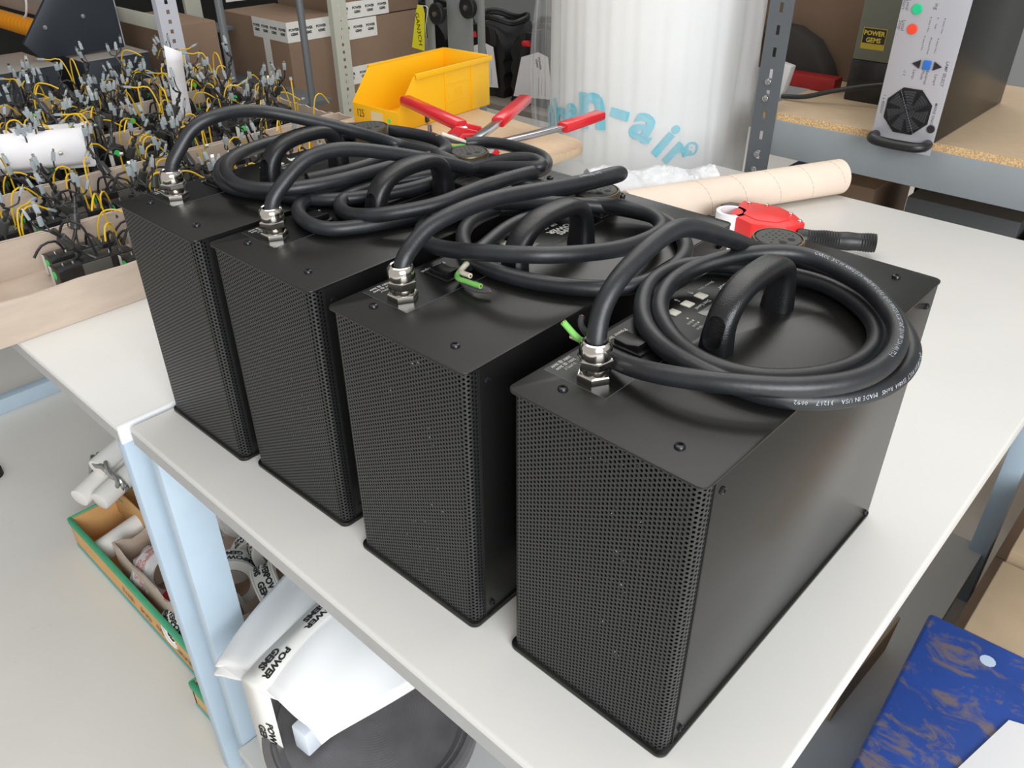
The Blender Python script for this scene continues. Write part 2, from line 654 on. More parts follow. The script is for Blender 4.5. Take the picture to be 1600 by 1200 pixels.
        md.solver = 'EXACT'
        dg = bpy.context.evaluated_depsgraph_get()
        me = bpy.data.meshes.new_from_object(h.evaluated_get(dg))
        h.modifiers.clear()
        h.data = me
        bpy.data.objects.remove(co)
    h.data.polygons.foreach_set('use_smooth', [True] * len(h.data.polygons))
    h.data.set_sharp_from_angle(angle=math.radians(40))
    # round multi-pin connector
    b = MB()
    cx, cy = 0.0335, 0.366
    prism(b, rrect(cx - 0.0295, cx + 0.0295, cy - 0.0295, cy + 0.0295, 0.004, 3), 0.30, 0.3022, bev=0.0004)
    con = b.build('socket_connector', 'powder', u)
    b = MB()
    pr = [(0.0262, 0.302), (0.0262, 0.3035)]
    z = 0.304
    while z < 0.3185:
        pr += [(0.0258, z), (0.0264, z + 0.0006)]
        z += 0.0013
    pr += [(0.0262, 0.3195), (0.0256, 0.3206), (0.0242, 0.3206), (0.0240, 0.3185), (0.0, 0.3185)]
    lathe(b, pr, 48, T(cx, cy, 0))
    b.build('shell', 'bronze', con)
    b = MB()
    lathe(b, [(0.0228, 0.318), (0.0228, 0.3203), (0.0222, 0.3208), (0.0, 0.3208)], 40, T(cx, cy, 0))
    b.build('insert', 'insert', con)
    b = MB()
    hs = [(0.0095, -0.0090, 0.0040), (0.0125, 0.0030, 0.0040)]
    for i in range(4):
        for j in range(4):
            hs.append((-0.0125 + i * 0.0055, 0.0125 - j * 0.0068 + (0.002 if i % 2 else -0.001), 0.0011))
    hs += [(0.009, 0.013, 0.0012), (0.001, -0.017, 0.0012)]
    for x, y, r in hs:
        if x * x + y * y < 0.0205 ** 2:
            lathe(b, [(r, 0.3206), (r, 0.32095)], 14, T(cx + x, cy + y, 0))
    b.build('pin_hole', 'hole', con)
    for dx in (-1, 1):
        for dy in (-1, 1):
            s = MB()
            lathe(s, [(0.0026, 0.302), (0.0026, 0.3045), (0.0018, 0.305), (0.0, 0.305)], 10, T(cx + dx * 0.0255, cy + dy * 0.0255, 0))
            s.build('flange_screw', 'blackscrew', con)
    return u


ballast = make_unit()
_lab = ['perforated black ballast box nearest the camera, cable coiled flat on its lid',
        'perforated black ballast box with cut green and white wire ends lying on its lid',
        'perforated black ballast box second from the left of the four on the table',
        'perforated black ballast box leftmost of the four, next to the cardboard trays']
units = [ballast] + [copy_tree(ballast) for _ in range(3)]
for u, (x, y, a), lb in zip(units, UN, _lab):
    u.location = (x, y, 0)
    u.rotation_euler = (0, 0, a)
    tag(u, lb, 'power supply', 'black ballast boxes in a row on the white table')

CR = 0.0080
CABLES = [
    [(0.0418, 0.0577, 0.322), (0.0418, 0.0577, 0.338), (0.036, 0.0666, 0.3472), (0.036, 0.0763, 0.3644), (0.036, 0.0962, 0.3762), (0.036, 0.1247, 0.3856), (0.036, 0.1552, 0.3907), (0.036, 0.1813, 0.3872), (0.036, 0.2237, 0.3691), (0.036, 0.2741, 0.3454), (0.0349, 0.3267, 0.319), (0.053, 0.3477, 0.31), (0.097, 0.3466, 0.309), (0.139, 0.3363, 0.309), (0.1856, 0.2953, 0.309), (0.2171, 0.2444, 0.309), (0.2199, 0.186, 0.309), (0.1945, 0.1371, 0.309), (0.156, 0.1124, 0.309), (0.1044, 0.1114, 0.309), (0.058, 0.1227, 0.309), (0.0166, 0.1571, 0.309), (-0.0126, 0.2138, 0.31), (-0.0101, 0.2669, 0.309), (0.0168, 0.2934, 0.309), (0.0585, 0.3115, 0.309), (0.1099, 0.3189, 0.309), (0.1568, 0.2944, 0.309), (0.1847, 0.2568, 0.309), (0.191, 0.2073, 0.309), (0.1747, 0.163, 0.309), (0.1411, 0.1299, 0.309), (0.0972, 0.123, 0.309), (0.0551, 0.143, 0.309), (0.0205, 0.1777, 0.31), (0.0052, 0.2226, 0.314), (0.0178, 0.259, 0.323), (0.0431, 0.2833, 0.331), (0.0653, 0.3022, 0.334), (0.093, 0.3178, 0.332), (0.1449, 0.3051, 0.328), (0.1936, 0.2577, 0.327), (0.2135, 0.2069, 0.327), (0.2112, 0.1557, 0.327), (0.1846, 0.1141, 0.327), (0.1509, 0.0879, 0.327), (0.1203, 0.0734, 0.325), (0.0882, 0.0679, 0.32), (0.0597, 0.0712, 0.314), (0.0387, 0.0771, 0.311)],
    [(-0.1747, 0.0472, 0.322), (-0.1747, 0.0472, 0.338), (-0.176, 0.0603, 0.3428), (-0.176, 0.0771, 0.3563), (-0.17, 0.1084, 0.3655), (-0.165, 0.1636, 0.3671), (-0.155, 0.2331, 0.3614), (-0.155, 0.3021, 0.3525), (-0.148, 0.3349, 0.3536), (-0.1545, 0.3577, 0.345), (-0.1732, 0.3561, 0.336), (-0.1968, 0.3337, 0.328), (-0.2177, 0.3079, 0.32), (-0.2396, 0.2775, 0.313), (-0.2508, 0.2386, 0.309), (-0.241, 0.1967, 0.309), (-0.2094, 0.1599, 0.309), (-0.1622, 0.1348, 0.309), (-0.1078, 0.1376, 0.309), (-0.0586, 0.1584, 0.309), (-0.022, 0.1935, 0.309), (-0.0152, 0.2524, 0.309), (-0.0346, 0.3074, 0.309), (-0.0878, 0.3495, 0.31), (-0.1461, 0.3343, 0.314), (-0.1892, 0.2853, 0.322), (-0.2545, 0.2406, 0.318), (-0.2772, 0.193, 0.313), (-0.2663, 0.1527, 0.311), (-0.213, 0.1176, 0.32), (-0.1559, 0.1054, 0.334), (-0.0985, 0.1143, 0.345), (-0.0635, 0.1441, 0.345), (-0.0442, 0.2157, 0.335), (-0.0614, 0.3021, 0.322), (-0.1032, 0.3339, 0.32), (-0.1642, 0.3223, 0.318), (-0.2012, 0.2888, 0.309), (-0.205, 0.2293, 0.309), (-0.1874, 0.1687, 0.309), (-0.1706, 0.1272, 0.309)],
    [(-0.3874, 0.0494, 0.322), (-0.3874, 0.0494, 0.338), (-0.386, 0.0716, 0.3567), (-0.384, 0.0993, 0.3746), (-0.378, 0.139, 0.3771), (-0.366, 0.1907, 0.3642), (-0.35, 0.2629, 0.3394), (-0.335, 0.3231, 0.3145), (-0.2664, 0.3013, 0.327), (-0.2408, 0.3234, 0.318), (-0.2233, 0.3285, 0.31), (-0.2224, 0.2857, 0.309), (-0.2546, 0.2457, 0.309), (-0.3018, 0.1768, 0.309), (-0.3209, 0.1243, 0.309), (-0.3456, 0.0874, 0.309), (-0.3896, 0.0871, 0.309), (-0.4303, 0.1139, 0.309), (-0.4412, 0.1675, 0.309), (-0.4393, 0.2349, 0.309), (-0.4026, 0.2991, 0.312), (-0.3264, 0.3146, 0.325), (-0.2623, 0.3191, 0.338), (-0.2416, 0.3214, 0.342), (-0.2657, 0.3376, 0.342), (-0.299, 0.3311, 0.338), (-0.3356, 0.3128, 0.325), (-0.3849, 0.2721, 0.312), (-0.4118, 0.2124, 0.309), (-0.4047, 0.1539, 0.309), (-0.3634, 0.1271, 0.311), (-0.3096, 0.13, 0.322), (-0.2722, 0.1799, 0.329), (-0.2626, 0.2362, 0.335), (-0.2493, 0.2903, 0.339), (-0.2568, 0.3414, 0.333), (-0.3061, 0.3937, 0.325), (-0.3961, 0.4232, 0.315), (-0.4431, 0.4149, 0.311), (-0.45, 0.4006, 0.311)],
    [(-0.5795, 0.0378, 0.322), (-0.5795, 0.0378, 0.338), (-0.577, 0.0518, 0.3524), (-0.575, 0.0737, 0.3767), (-0.568, 0.1053, 0.3866), (-0.568, 0.157, 0.3818), (-0.545, 0.2135, 0.3637), (-0.52, 0.2726, 0.3398), (-0.5, 0.3301, 0.3132), (-0.3818, 0.2922, 0.332), (-0.3651, 0.3084, 0.318), (-0.3645, 0.2746, 0.312), (-0.3773, 0.2134, 0.309), (-0.413, 0.1464, 0.309), (-0.4702, 0.1147, 0.309), (-0.5272, 0.0898, 0.309), (-0.5753, 0.096, 0.309), (-0.6338, 0.138, 0.309), (-0.6558, 0.2085, 0.309), (-0.661, 0.2866, 0.309), (-0.6266, 0.3527, 0.309), (-0.5426, 0.3789, 0.312), (-0.4569, 0.3617, 0.32), (-0.4032, 0.3118, 0.327), (-0.4153, 0.2476, 0.325), (-0.4264, 0.1496, 0.325), (-0.4523, 0.097, 0.325), (-0.5085, 0.0811, 0.322), (-0.573, 0.1045, 0.322), (-0.6184, 0.1556, 0.32), (-0.6465, 0.2344, 0.314), (-0.6382, 0.293, 0.312), (-0.5746, 0.3345, 0.309), (-0.5018, 0.3198, 0.309), (-0.4828, 0.2391, 0.309), (-0.4949, 0.1686, 0.309)],
]
PRINT0 = 'CAROL  3/C 10 AWG (5.26 mm2) 90°C  (UL)  SJ OR WATER RESISTANT SJOOW CSA (-40) FT-2'
PRINTS = [
    [(PRINT0, 1.694, (0.2, -0.45, 0.85), False), ('SJOOW 300 VOLT  E54864  RoHS   MADE IN USA    31217    0092', 0.56, (0.62, -0.7, 0.35), False)],
    [('E54864 (UL) 0092', 0.25, (0.3, -0.5, 0.8), False)],
    [('CAROL  3/C 10 AWG (5.26 mm2) 90°C  (UL)', 0.50, (0.3, -0.6, 0.6), False)],
    [('WATER RESISTANT SJOOW CSA (-40) FT-2', 0.95, (0.3, -0.5, 0.8), False)],
]
WIRES = [
    [('green_wire', 'wgreen', [(0.0387, 0.0771, 0.311), (0.0309, 0.0675, 0.318), (0.0216, 0.0582, 0.33), (0.0133, 0.052, 0.342)]), ('white_wire', 'wwhite', [(0.0387, 0.0771, 0.311), (0.0257, 0.0743, 0.316), (0.0138, 0.0726, 0.318), (0.0096, 0.0677, 0.322)]), ('black_wire', 'wblack', [(0.0366, 0.0797, 0.312), (0.0256, 0.0739, 0.322), (0.0179, 0.0689, 0.334), (0.0166, 0.0717, 0.341)])],
    [('white_wire', 'wwhite', [(-0.1706, 0.1272, 0.309), (-0.1595, 0.1077, 0.311), (-0.1426, 0.104, 0.313)]), ('green_wire', 'wgreen', [(-0.1715, 0.1263, 0.309), (-0.1571, 0.1002, 0.309), (-0.139, 0.0961, 0.311), (-0.1202, 0.095, 0.313)]), ('black_wire', 'wblack', [(-0.1734, 0.1264, 0.307), (-0.1501, 0.1, 0.306), (-0.1304, 0.0958, 0.306), (-0.1143, 0.1024, 0.307)])],
    [('green_wire', 'wgreen', [(-0.4506, 0.4011, 0.309), (-0.4518, 0.3743, 0.313), (-0.4676, 0.3599, 0.32)]), ('black_wire', 'wblack', [(-0.4497, 0.4003, 0.312), (-0.4564, 0.379, 0.318), (-0.4685, 0.3634, 0.326)]), ('white_wire', 'wwhite', [(-0.4494, 0.4001, 0.313), (-0.4553, 0.3818, 0.322), (-0.4647, 0.3696, 0.328)])],
    [],
]
PRINT = 'CAROL  3/C 10 AWG (5.26 mm2) 90°C  (UL)  SJ OR WATER RESISTANT SJOOW CSA (-40) FT-2 SJOOW  600V'


def local(u, pts):
    i = (Matrix.Translation(u.location) @ u.rotation_euler.to_matrix().to_4x4()).inverted()
    return [i @ Vector(p) for p in pts]


def power_cable(u, pts, prints, wires):
    P = relax(smooth_path(local(u, pts), 0.006), 5)
    b = MB()
    tube(b, P, CR, 20)
    c = b.build('power_cable', 'rubber', u, ang=60)
    if prints:
        for s, st, up, fl in prints:
            b = MB()
            text_on_tube(b, s, 0.0048, P, st, CR, up, flip=fl)
            b.build('cable_print', 'print', c, smooth=False)
    if wires:
        for nm, mt, wp in wires:
            b = MB()
            Q = smooth_path(local(u, wp), 0.003)
            tube(b, Q, 0.0026, 10)
            wo = b.build(nm, mt, c)
            b = MB()
            tube(b, [Q[-1], Q[-1] + (Q[-1] - Q[-2]).normalized() * 0.0006], 0.0012, 8)
            b.build('wire_core', 'copper', c)
    return P


cable_P = []
for u, pts, pr, wr in zip(units, CABLES, PRINTS, WIRES):
    cable_P.append(power_cable(u, pts, pr, wr))

# ------------------------------------------------------------------ tables and floor
FLOOR = -0.85


def struct(o):
    o['kind'] = 'structure'
    return o


M['floor'] = spots(mat('floor_paint', (0.78, 0.75, 0.70), 0.35, var=0.03, vscale=3, rvar=0.08), (0.5, 0.47, 0.43), 14, 0.66, 0.78, 0.5)
b = MB()
box(b, -6.5, 3.5, -3.0, 4.6, FLOOR - 0.05, FLOOR)
struct(b.build('floor', 'floor', smooth=False))
M['wall'] = mat('wall_paint', (0.30, 0.31, 0.31), 0.7, var=0.02, vscale=2)
b = MB()
box(b, -6.5, 3.5, 4.6, 4.7, FLOOR, 4.2)
struct(b.build('wall_back', 'wall', smooth=False))
b = MB()
box(b, -6.6, -6.5, -3.0, 4.6, FLOOR, 4.2)
struct(b.build('wall_left', mat('wall_paint_dark', (0.14, 0.14, 0.145), 0.8), smooth=False))


def table(x0, x1, y0, y1, label, posts):
    t = empty('work_table', (x0, y0, FLOOR), 0, label, 'table')
    hz = -FLOOR
    b = MB()
    box(b, 0, x1 - x0, 0, y1 - y0, hz - 0.028, hz, 0.0035, seg=3)
    tt = b.build('tabletop', 'tabletop', t)
    b = MB()
    box(b, 0.003, x1 - x0 - 0.003, -0.0006, 0.002, hz - 0.0275, hz - 0.008)
    b.build('edge_shade', 'edge', tt)  # strip that paints the front face darker, as laminate in shade
    b = MB()
    box(b, 0.02, x1 - x0 - 0.02, 0.08, y1 - y0 - 0.08, hz - 0.07, hz - 0.028)
    b.build('apron', 'blue', t)
    for px0, px1, py0, py1 in posts:
        b = MB()
        box(b, px0 - x0, px1 - x0, py0 - y0, py1 - y0, 0, hz - 0.028, 0.002)
        b.build('leg', 'blue', t)
    return t


TX0, TX1, TY0, TY1 = -0.624, 0.2587, -0.0807, 1.4139
t1 = table(TX0, TX1, TY0, TY1, 'white topped work table carrying the four black ballast boxes',
           [(TX0 + 0.004, TX0 + 0.029, TY0 + 0.012, TY0 + 0.072), (TX1 - 0.06, TX1 - 0.02, TY0 + 0.02, TY0 + 0.08), (TX0 + 0.004, TX0 + 0.029, TY1 - 0.08, TY1 - 0.02), (TX1 - 0.06, TX1 - 0.02, TY1 - 0.08, TY1 - 0.02)])
b = MB()
box(b, 0.03, TX1 - TX0 - 0.03, 0.0, TY1 - TY0 - 0.05, 0.131, 0.15, 0.002)
b.build('lower_shelf', 'tabletop', t1)
t2 = table(-2.34, -0.634, -0.0925, 0.97, 'white topped work table under the cardboard trays of wired modules',
           [(-0.69, -0.665, -0.082, -0.022), (-2.325, -2.285, -0.06, 0.0), (-2.325, -2.285, 0.88, 0.94), (-0.69, -0.665, 0.88, 0.94)])
b = MB()
box(b, 0.015, 0.055, 0.06, 0.98, 0.0, 0.05, 0.002)
b.build('foot_rail', 'blue', t2)
b = MB()
box(b, 1.7065 - 0.0035, 1.7065 + 0.0005, 0.0, 1.0625, -FLOOR - 0.028, -FLOOR + 0.0006)
b.build('edge_strip', mat('bright_edge_strip', (0.85, 0.87, 0.9), 0.3), t2)

# ------------------------------------------------------------------ trays of wired modules on the left table
M['mod'] = mat('module_black', (0.02, 0.02, 0.021), 0.3, var=0.3, vscale=60, bump=0.2, bscale=200)
M['core'] = mat('module_core_grey', (0.11, 0.11, 0.1), 0.5)
M['sticker'] = mat('pale_sticker', (0.75, 0.74, 0.68), 0.5)
M['gdot'] = mat('green_dot', (0.05, 0.8, 0.15), 0.5)
M['yellow'] = mat('yellow_wire', (0.80, 0.50, 0.015), 0.45)
M['ferrite'] = mat('ferrite_black', (0.045, 0.048, 0.047), 0.35)
M['lead'] = mat('black_lead', (0.02, 0.021, 0.022), 0.4)
M['spade'] = clear('clear_sleeve', (0.42, 0.48, 0.51), 0.72, 0.12)
M['spademetal'] = mat('spade_tin', (0.75, 0.76, 0.74), 0.2, metal=1.0)
M['cardin'] = mat('cardboard_tray', (0.54, 0.44, 0.36), 0.85, var=0.06, vscale=14, bump=0.3, bscale=90, stretch=(1, 1, 6))


def open_box(b, x0, x1, y0, y1, z0, z1, t=0.004, jag=0.0, rnd=None):
    """tray: floor and four walls, rims slightly uneven"""
    def wall(ax, ay, bx, by):
        n = 14
        d = Vector((bx - ax, by - ay, 0))
        nn = Vector((d.y, -d.x, 0)).normalized() * t
        vs, fs = [], []
        for k in range(n + 1):
            p = Vector((ax, ay, 0)) + d * k / n
            z = z1 - (rnd.random() * jag if rnd and 0 < k < n else 0)
            for q, zz in ((p, z0), (p, z), (p - nn, z), (p - nn, z0)):
                vs.append((q.x, q.y, zz))
        for k in range(n):
            for j in range(4):
                fs.append([k * 4 + j, (k + 1) * 4 + j, (k + 1) * 4 + (j + 1) % 4, k * 4 + (j + 1) % 4][::-1])
        fs += [[0, 1, 2, 3], [n * 4 + 3, n * 4 + 2, n * 4 + 1, n * 4]]
        b.add(vs, fs)
    wall(x0, y0, x1, y0)
    wall(x1, y0, x1, y1)
    wall(x1, y1, x0, y1)
    wall(x0, y1, x0, y0)
    box(b, x0 + t, x1 - t, y0 + t, y1 - t, z0, z0 + 0.003)


_tl = ['cardboard tray nearest the ballast boxes, its outer side facing the camera', 'second cardboard tray from the ballast boxes, packed with wired modules',
       'third cardboard tray from the ballast boxes, packed with wired modules', 'fourth cardboard tray from the ballast boxes, packed with wired modules',
       'cardboard tray farthest from the ballast boxes, at the back of the table']
for k in range(5):
    x1 = -0.970 - 0.252 * k
    b = MB()
    open_box(b, -0.248, 0, 0, 1.05 if k < 2 else 0.96, 0, 0.074, jag=0.006, rnd=R)
    o = b.build('cardboard_tray', 'cardin', loc=(x1, -0.128 if k < 2 else -0.05, 0.0008), smooth=False)
    tag(o, _tl[k], 'tray', 'cardboard trays on the left table')


def spade(b, p, d, mi):
    """clear sleeve with a tin blade at p pointing along d"""
    d = d.normalized()
    s = d.orthogonal().normalized()
    m = Matrix.Translation(p) @ d.to_track_quat('Z', 'Y').to_matrix().to_4x4()
    box(b, -0.0042, 0.0042, -0.0026, 0.0026, 0.0, 0.017, 0.0012, mi=0, mtx=m)
    box(b, -0.0028, 0.0028, -0.0006, 0.0006, 0.004, 0.0225, mi=1, mtx=m)


def make_module(seed):
    q = random.Random(seed)
    m = empty('wired_module')
    b = MB()
    box(b, -0.021, 0.021, 0, 0.042, 0, 0.040, 0.001)
    box(b, -0.021, 0.021, 0.092, 0.134, 0, 0.040, 0.001)
    box(b, -0.0205, 0.0205, 0.040, 0.094, 0.001, 0.039, mi=1)
    box(b, -0.017, 0.017, 0.004, 0.130, 0.0395, 0.0408, 0.0004)
    for y in (0.018, 0.034, 0.100, 0.118):
        lathe(b, [(0.0025, 0.04), (0.0025, 0.044), (0, 0.044)], 8, T(q.uniform(-0.008, 0.008), y, 0), mi=2)
    b.build('housing', ['mod', 'core', 'steel'], m)
    b = MB()
    box(b, -0.0205, -0.0115, -0.0012, 0.0, 0.002, 0.039)
    en = b.build('end_label', 'sticker', m)
    b = MB()
    lathe(b, [(0.0075, 0), (0.0075, 0.0010)], 16, T(0.0, -0.0002, 0.027, rx=PI / 2))
    b.build('green_dot', 'gdot', en)
    # black lead up to a ferrite sleeve, then three short tails with spade terminals
    lx, ly = q.uniform(-0.025, 0.025), q.uniform(-0.03, 0.03)
    base = Vector((0, 0.055, 0.04))
    f0 = base + Vector((lx * 0.6, ly * 0.6, 0.030))
    ax = Vector((lx, ly, 0.045)).normalized()
    f1 = f0 + ax * 0.028
    top = f1 + ax * q.uniform(0.018, 0.035) + Vector((q.uniform(-.01, .01), q.uniform(-.01, .01), 0))
    b = MB()
    tube(b, smooth_path([base + Vector((-0.012, -0.014, 0)), base + Vector((-0.003, -0.004, 0.010)), f0, f1, top], 0.008), 0.0032, 8)
    tube(b, smooth_path([base + Vector((0.012, 0.016, 0)), base + Vector((0.003, 0.004, 0.010)), f0], 0.008), 0.002, 6)
    ld = b.build('lead', 'lead', m)
    b = MB()
    mt = Matrix.Translation(f0) @ ax.to_track_quat('Z', 'Y').to_matrix().to_4x4()
    lathe(b, [(0.0075, 0), (0.0085, 0.001), (0.0085, 0.027), (0.0075, 0.028)], 14, mt)
    if q.random() < 0.5:
        tube(b, smooth_path([mt @ Vector((0.009, 0, 0.002)), mt @ Vector((0.014, 0, 0.006)), mt @ Vector((0.014, 0, 0.022)), mt @ Vector((0.009, 0, 0.026))], 0.006), 0.0012, 6)
    b.build('ferrite_sleeve', 'ferrite', m)
    b = MB()
    lathe(b, [(0.0048, -0.004), (0.0055, -0.002), (0.0055, 0.002), (0.0048, 0.004)], 10, Matrix.Translation(f1 + ax * 0.014) @ ax.to_track_quat('Z', 'Y').to_matrix().to_4x4())
    b.build('collar', 'ferrite', m)
    for k in range(2):
        b = MB()
        a = q.uniform(0, 2 * PI)
        o = Vector((math.cos(a), math.sin(a), 0))
        s = Vector((q.uniform(-.012, .012), q.uniform(0.01, 0.12), 0.04))
        h_ = q.uniform(0.02, 0.06)
        tube(b, smooth_path([s, s + o * 0.012 + Vector((0, 0, h_)), s + o * 0.04 + Vector((0, 0, h_ * 1.1)), s + o * 0.06 + Vector((0, 0, h_ * 0.4))], 0.01), 0.0024, 6)
        b.build('loose_lead', 'lead', m)
    for k in range(3):
        a = q.uniform(0, 2 * PI)
        o = Vector((math.cos(a), math.sin(a), 0))
        e = top + o * q.uniform(0.008, 0.028) + Vector((0, 0, q.uniform(0.008, 0.035)))
        mid = top.lerp(e, 0.5) + o * 0.006 - Vector((0, 0, 0.003))
        b = MB()
        tube(b, smooth_path([top, mid, e], 0.007), 0.0015, 6)
        tl = b.build('tail', 'lead', m)
        b = MB()
        spade(b, e, (e - mid) + Vector((0, 0, 0.006 * q.random())) + o * 0.004 * q.uniform(-1, 1), 0)
        b.build('spade_terminal', ['spade', 'spademetal'], tl)
    for k in range(2 if q.random() < 0.7 else 1):
        s = Vector((q.uniform(-.01, .01), q.uniform(0.075, 0.125), 0.04))
        a = q.uniform(0, 2 * PI)
        o = Vector((math.cos(a), math.sin(a), 0))
        hh = q.uniform(0.05, 0.10)
        pts = [s, s + Vector((0, 0, hh * 0.55)) + o * 0.004, s + o * 0.018 + Vector((0, 0, hh)), s + o * 0.042 + Vector((0, 0, hh * 1.0)), s + o * q.uniform(0.05, 0.07) + Vector((0, 0, hh * q.uniform(0.5, 1.1)))]
        b = MB()
        tube(b, smooth_path(pts, 0.008), 0.0017, 6)
        y = b.build('yellow_wire', 'yellow', m)
        if q.random() < 0.7:
            b = MB()
            spade(b, pts[-1], pts[-1] - pts[-2], 0)
            b.build('spade_terminal', ['spade', 'spademetal'], y)
    return m


protos = [make_module(s) for s in (3, 8, 21, 34, 55)]
used = [0] * 5
spots_ = [(-1.106, 0.028, 0.0, 'black module with a green dot on its end, nearest the empty corner of a tray'),
          (-1.166, 0.040, 0.02, 'black module with green-dot end label just behind the nearest one in the tray'),
          (-1.060, 0.132, 0.0, 'black module whose green-dot end shows beside the leftmost ballast box'),
          (-1.112, 0.185, 0.0, None), (-1.172, 0.20, 0.02, None), (-1.03, 0.31, 0, None), (-1.09, 0.35, 0, None), (-1.155, 0.37, 0, None)]
for y in (0.50,):
    for x in (-1.02, -1.09, -1.16):
        spots_.append((x, y, 0, None))
for k in range(1, 5):
    x1 = -0.970 - 0.252 * k
    for j in range(5 if k < 2 else 6):
        for i in range(3):
            spots_.append((x1 - 0.045 - 0.078 * i, (-0.06 if k < 2 else 0.0) + 0.152 * j + R.uniform(-.006, .006), R.uniform(-.05, .05), None))
            if k > 1 and i == 1 and R.random() < 0.75:
                spots_.append((x1 - 0.045 - 0.078 * i + R.uniform(-.03, .03), 0.06 + 0.152 * j, R.uniform(-.25, .25), 'top'))
for n, (x, y, a, lb) in enumerate(spots_):
    i = (n * 2 + n // 5) % 5
    o = protos[i] if not used[i] else copy_tree(protos[i])
    used[i] = 1
    top = lb == 'top'
    o.location = (x, y, 0.0045 + (0.043 if top else 0))
    if top:
        o.rotation_euler = (0, 0, a + PI / 2)
        o.location.x = x + 0.06
    else:
        o.rotation_euler = (0, 0, a)
    if lb and not top:
        tag(o, lb, 'electronic module', 'wired modules with green dots')
    else:
        tag(o, 'black wired module with yellow wires and silver spade terminals packed in a tray', 'electronic module', 'wired modules packed in the trays')

# paper and card lying among the wires
M['paper'] = mat('white_paper', (0.84, 0.83, 0.86), 0.7)
b = MB()
vs, fs = [], []
n = 22
for i in range(2):
    for k in range(n):
        t = k / (n - 1)
        a = -0.4 + t * 4.6
        r = 0.046 + 0.004 * t
        vs.append((r * math.cos(a), i * 0.36, r * math.sin(a)))
for k in range(n - 1):
    fs.append([k, k + 1, n + k + 1, n + k])
vs2 = [(0.05, -0.0, 0.0)]
b.add(vs, fs)
o = b.build('rolled_sheet', 'paper', loc=(-1.70, -0.02, 0.105))
o.rotation_euler = (0, 0, -0.5)
sd = o.modifiers.new('t', 'SOLIDIFY')
sd.thickness = 0.0006
tag(o, 'curled sheet of white paper lying over the wired modules at the left', 'paper')
b = MB()
box(b, -0.12, 0.12, -0.21, 0.21, 0, 0.001)
o = b.build('flat_sheet', 'paper', loc=(-1.78, 0.16, 0.100))
o.rotation_euler = (0.02, -0.05, -0.5)
tag(o, 'flat sheet of white paper behind the curled one on the modules', 'paper')
b = MB()
vs, fs = [], []
for k in range(9):
    t = k / 8
    for s in (0, 1):
        vs.append(((-0.012 + 0.02 * t * t), (s - 0.5) * 0.046 * (1 - 0.1 * t), 0.16 * t + (0.022 if (k == 8 and s == 0) else 0)))
for k in range(8):
    fs.append([2 * k, 2 * k + 1, 2 * k + 3, 2 * k + 2])
b.add(vs, fs)
o = b.build('paper_strip', 'paper', loc=(-1.66, 0.594, 0.085))
sd = o.modifiers.new('t', 'SOLIDIFY')
sd.thickness = 0.0008
tag(o, 'upright strip of white paper standing among the wires', 'paper')

# ------------------------------------------------------------------ things on the tables behind the ballast boxes
M['ply'] = mat('pale_board', (0.66, 0.50, 0.33), 0.55, var=0.08, vscale=25, stretch=(1, 8, 1))
M['binyellow'] = mat('bin_yellow', (0.92, 0.50, 0.008), 0.38, bump=0.05, bscale=400)
M['red'] = mat('red_grip', (0.72, 0.02, 0.03), 0.25, coat=0.3)
M['zinc'] = mat('zinc_steel', (0.6, 0.6, 0.62), 0.22, metal=1.0)
M['orange'] = mat('orange_base', (0.85, 0.4, 0.03), 0.5)
b = MB()
pl = [(-1.335, 1.150), (-1.335, 0.705), (-0.768, 0.705)]
for k in range(9):
    a = math.radians(-10 + 90 * k / 8)
    pl.append((-0.822 + 0.066 * math.cos(a), 1.034 + 0.066 * math.sin(a)))
prism(b, [(x, y) for x, y in pl], 0.079, 0.096, bev=0.001)
o = b.build('wooden_board', 'ply')
tag(o, 'pale wooden board with a rounded corner under the yellow bin', 'board')

# yellow picking bin
bn = empty('storage_bin', (-1.229, 0.9027, 0.0965), 0.06, 'yellow plastic storage bin with number 125 on its front lip', 'storage bin')
WB, LB_, HB = 0.095, 0.315, 0.138
BS = Matrix.Scale(0.876, 4)
b = MB()
t = 0.0028
side = [(-0.055, 0), (LB_, 0), (LB_, HB), (0.018, HB), (0.004, HB - 0.012), (-0.058, 0.052)]
for s in (-1, 1):
    m = Matrix(((0, 0, 1, 0), (1, 0, 0, 0), (0, 1, 0, 0), (0, 0, 0, 1)))
    xa = s * (WB - 0.006)
    prism(b, side, xa - t / 2, xa + t / 2, mtx=m, bev=0.0008)
    # rim flange and panel ribs on the outer face
    box(b, min(s * (WB - 0.008), s * WB), max(s * (WB - 0.008), s * WB), 0.012, LB_ + 0.008, HB - 0.004, HB, 0.001)
    box(b, s * WB - 0.0012, s * WB + 0.0012, 0.012, LB_ + 0.008, HB - 0.014, HB, 0.0006)
    for y in (0.125, 0.235):
        box(b, min(s * (WB - 0.005), s * (WB - 0.001)), max(s * (WB - 0.005), s * (WB - 0.001)), y - 0.002, y + 0.002, 0.004, HB - 0.006, 0.0006)
    for z in (0.040, 0.088):
        box(b, min(s * (WB - 0.005), s * (WB - 0.0035)), max(s * (WB - 0.005), s * (WB - 0.0035)), 0.127, 0.233, z - 0.001, z + 0.001)
box(b, -WB + 0.006, WB - 0.006, -0.055, LB_, 0, 0.003)
box(b, -WB + 0.006, WB - 0.006, LB_ - 0.003, LB_, 0, HB, 0.0008)
box(b, -WB + 0.002, WB - 0.002, LB_ - 0.002, LB_ + 0.009, HB - 0.004, HB, 0.001)
box(b, -WB + 0.006, WB - 0.006, -0.0585, -0.055, 0, 0.052, 0.0008)
b.xf(BS).build('bin_body', 'binyellow', bn)
b = MB()
box(b, -0.016, 0.030, -0.0592, -0.0585, 0.010, 0.040)
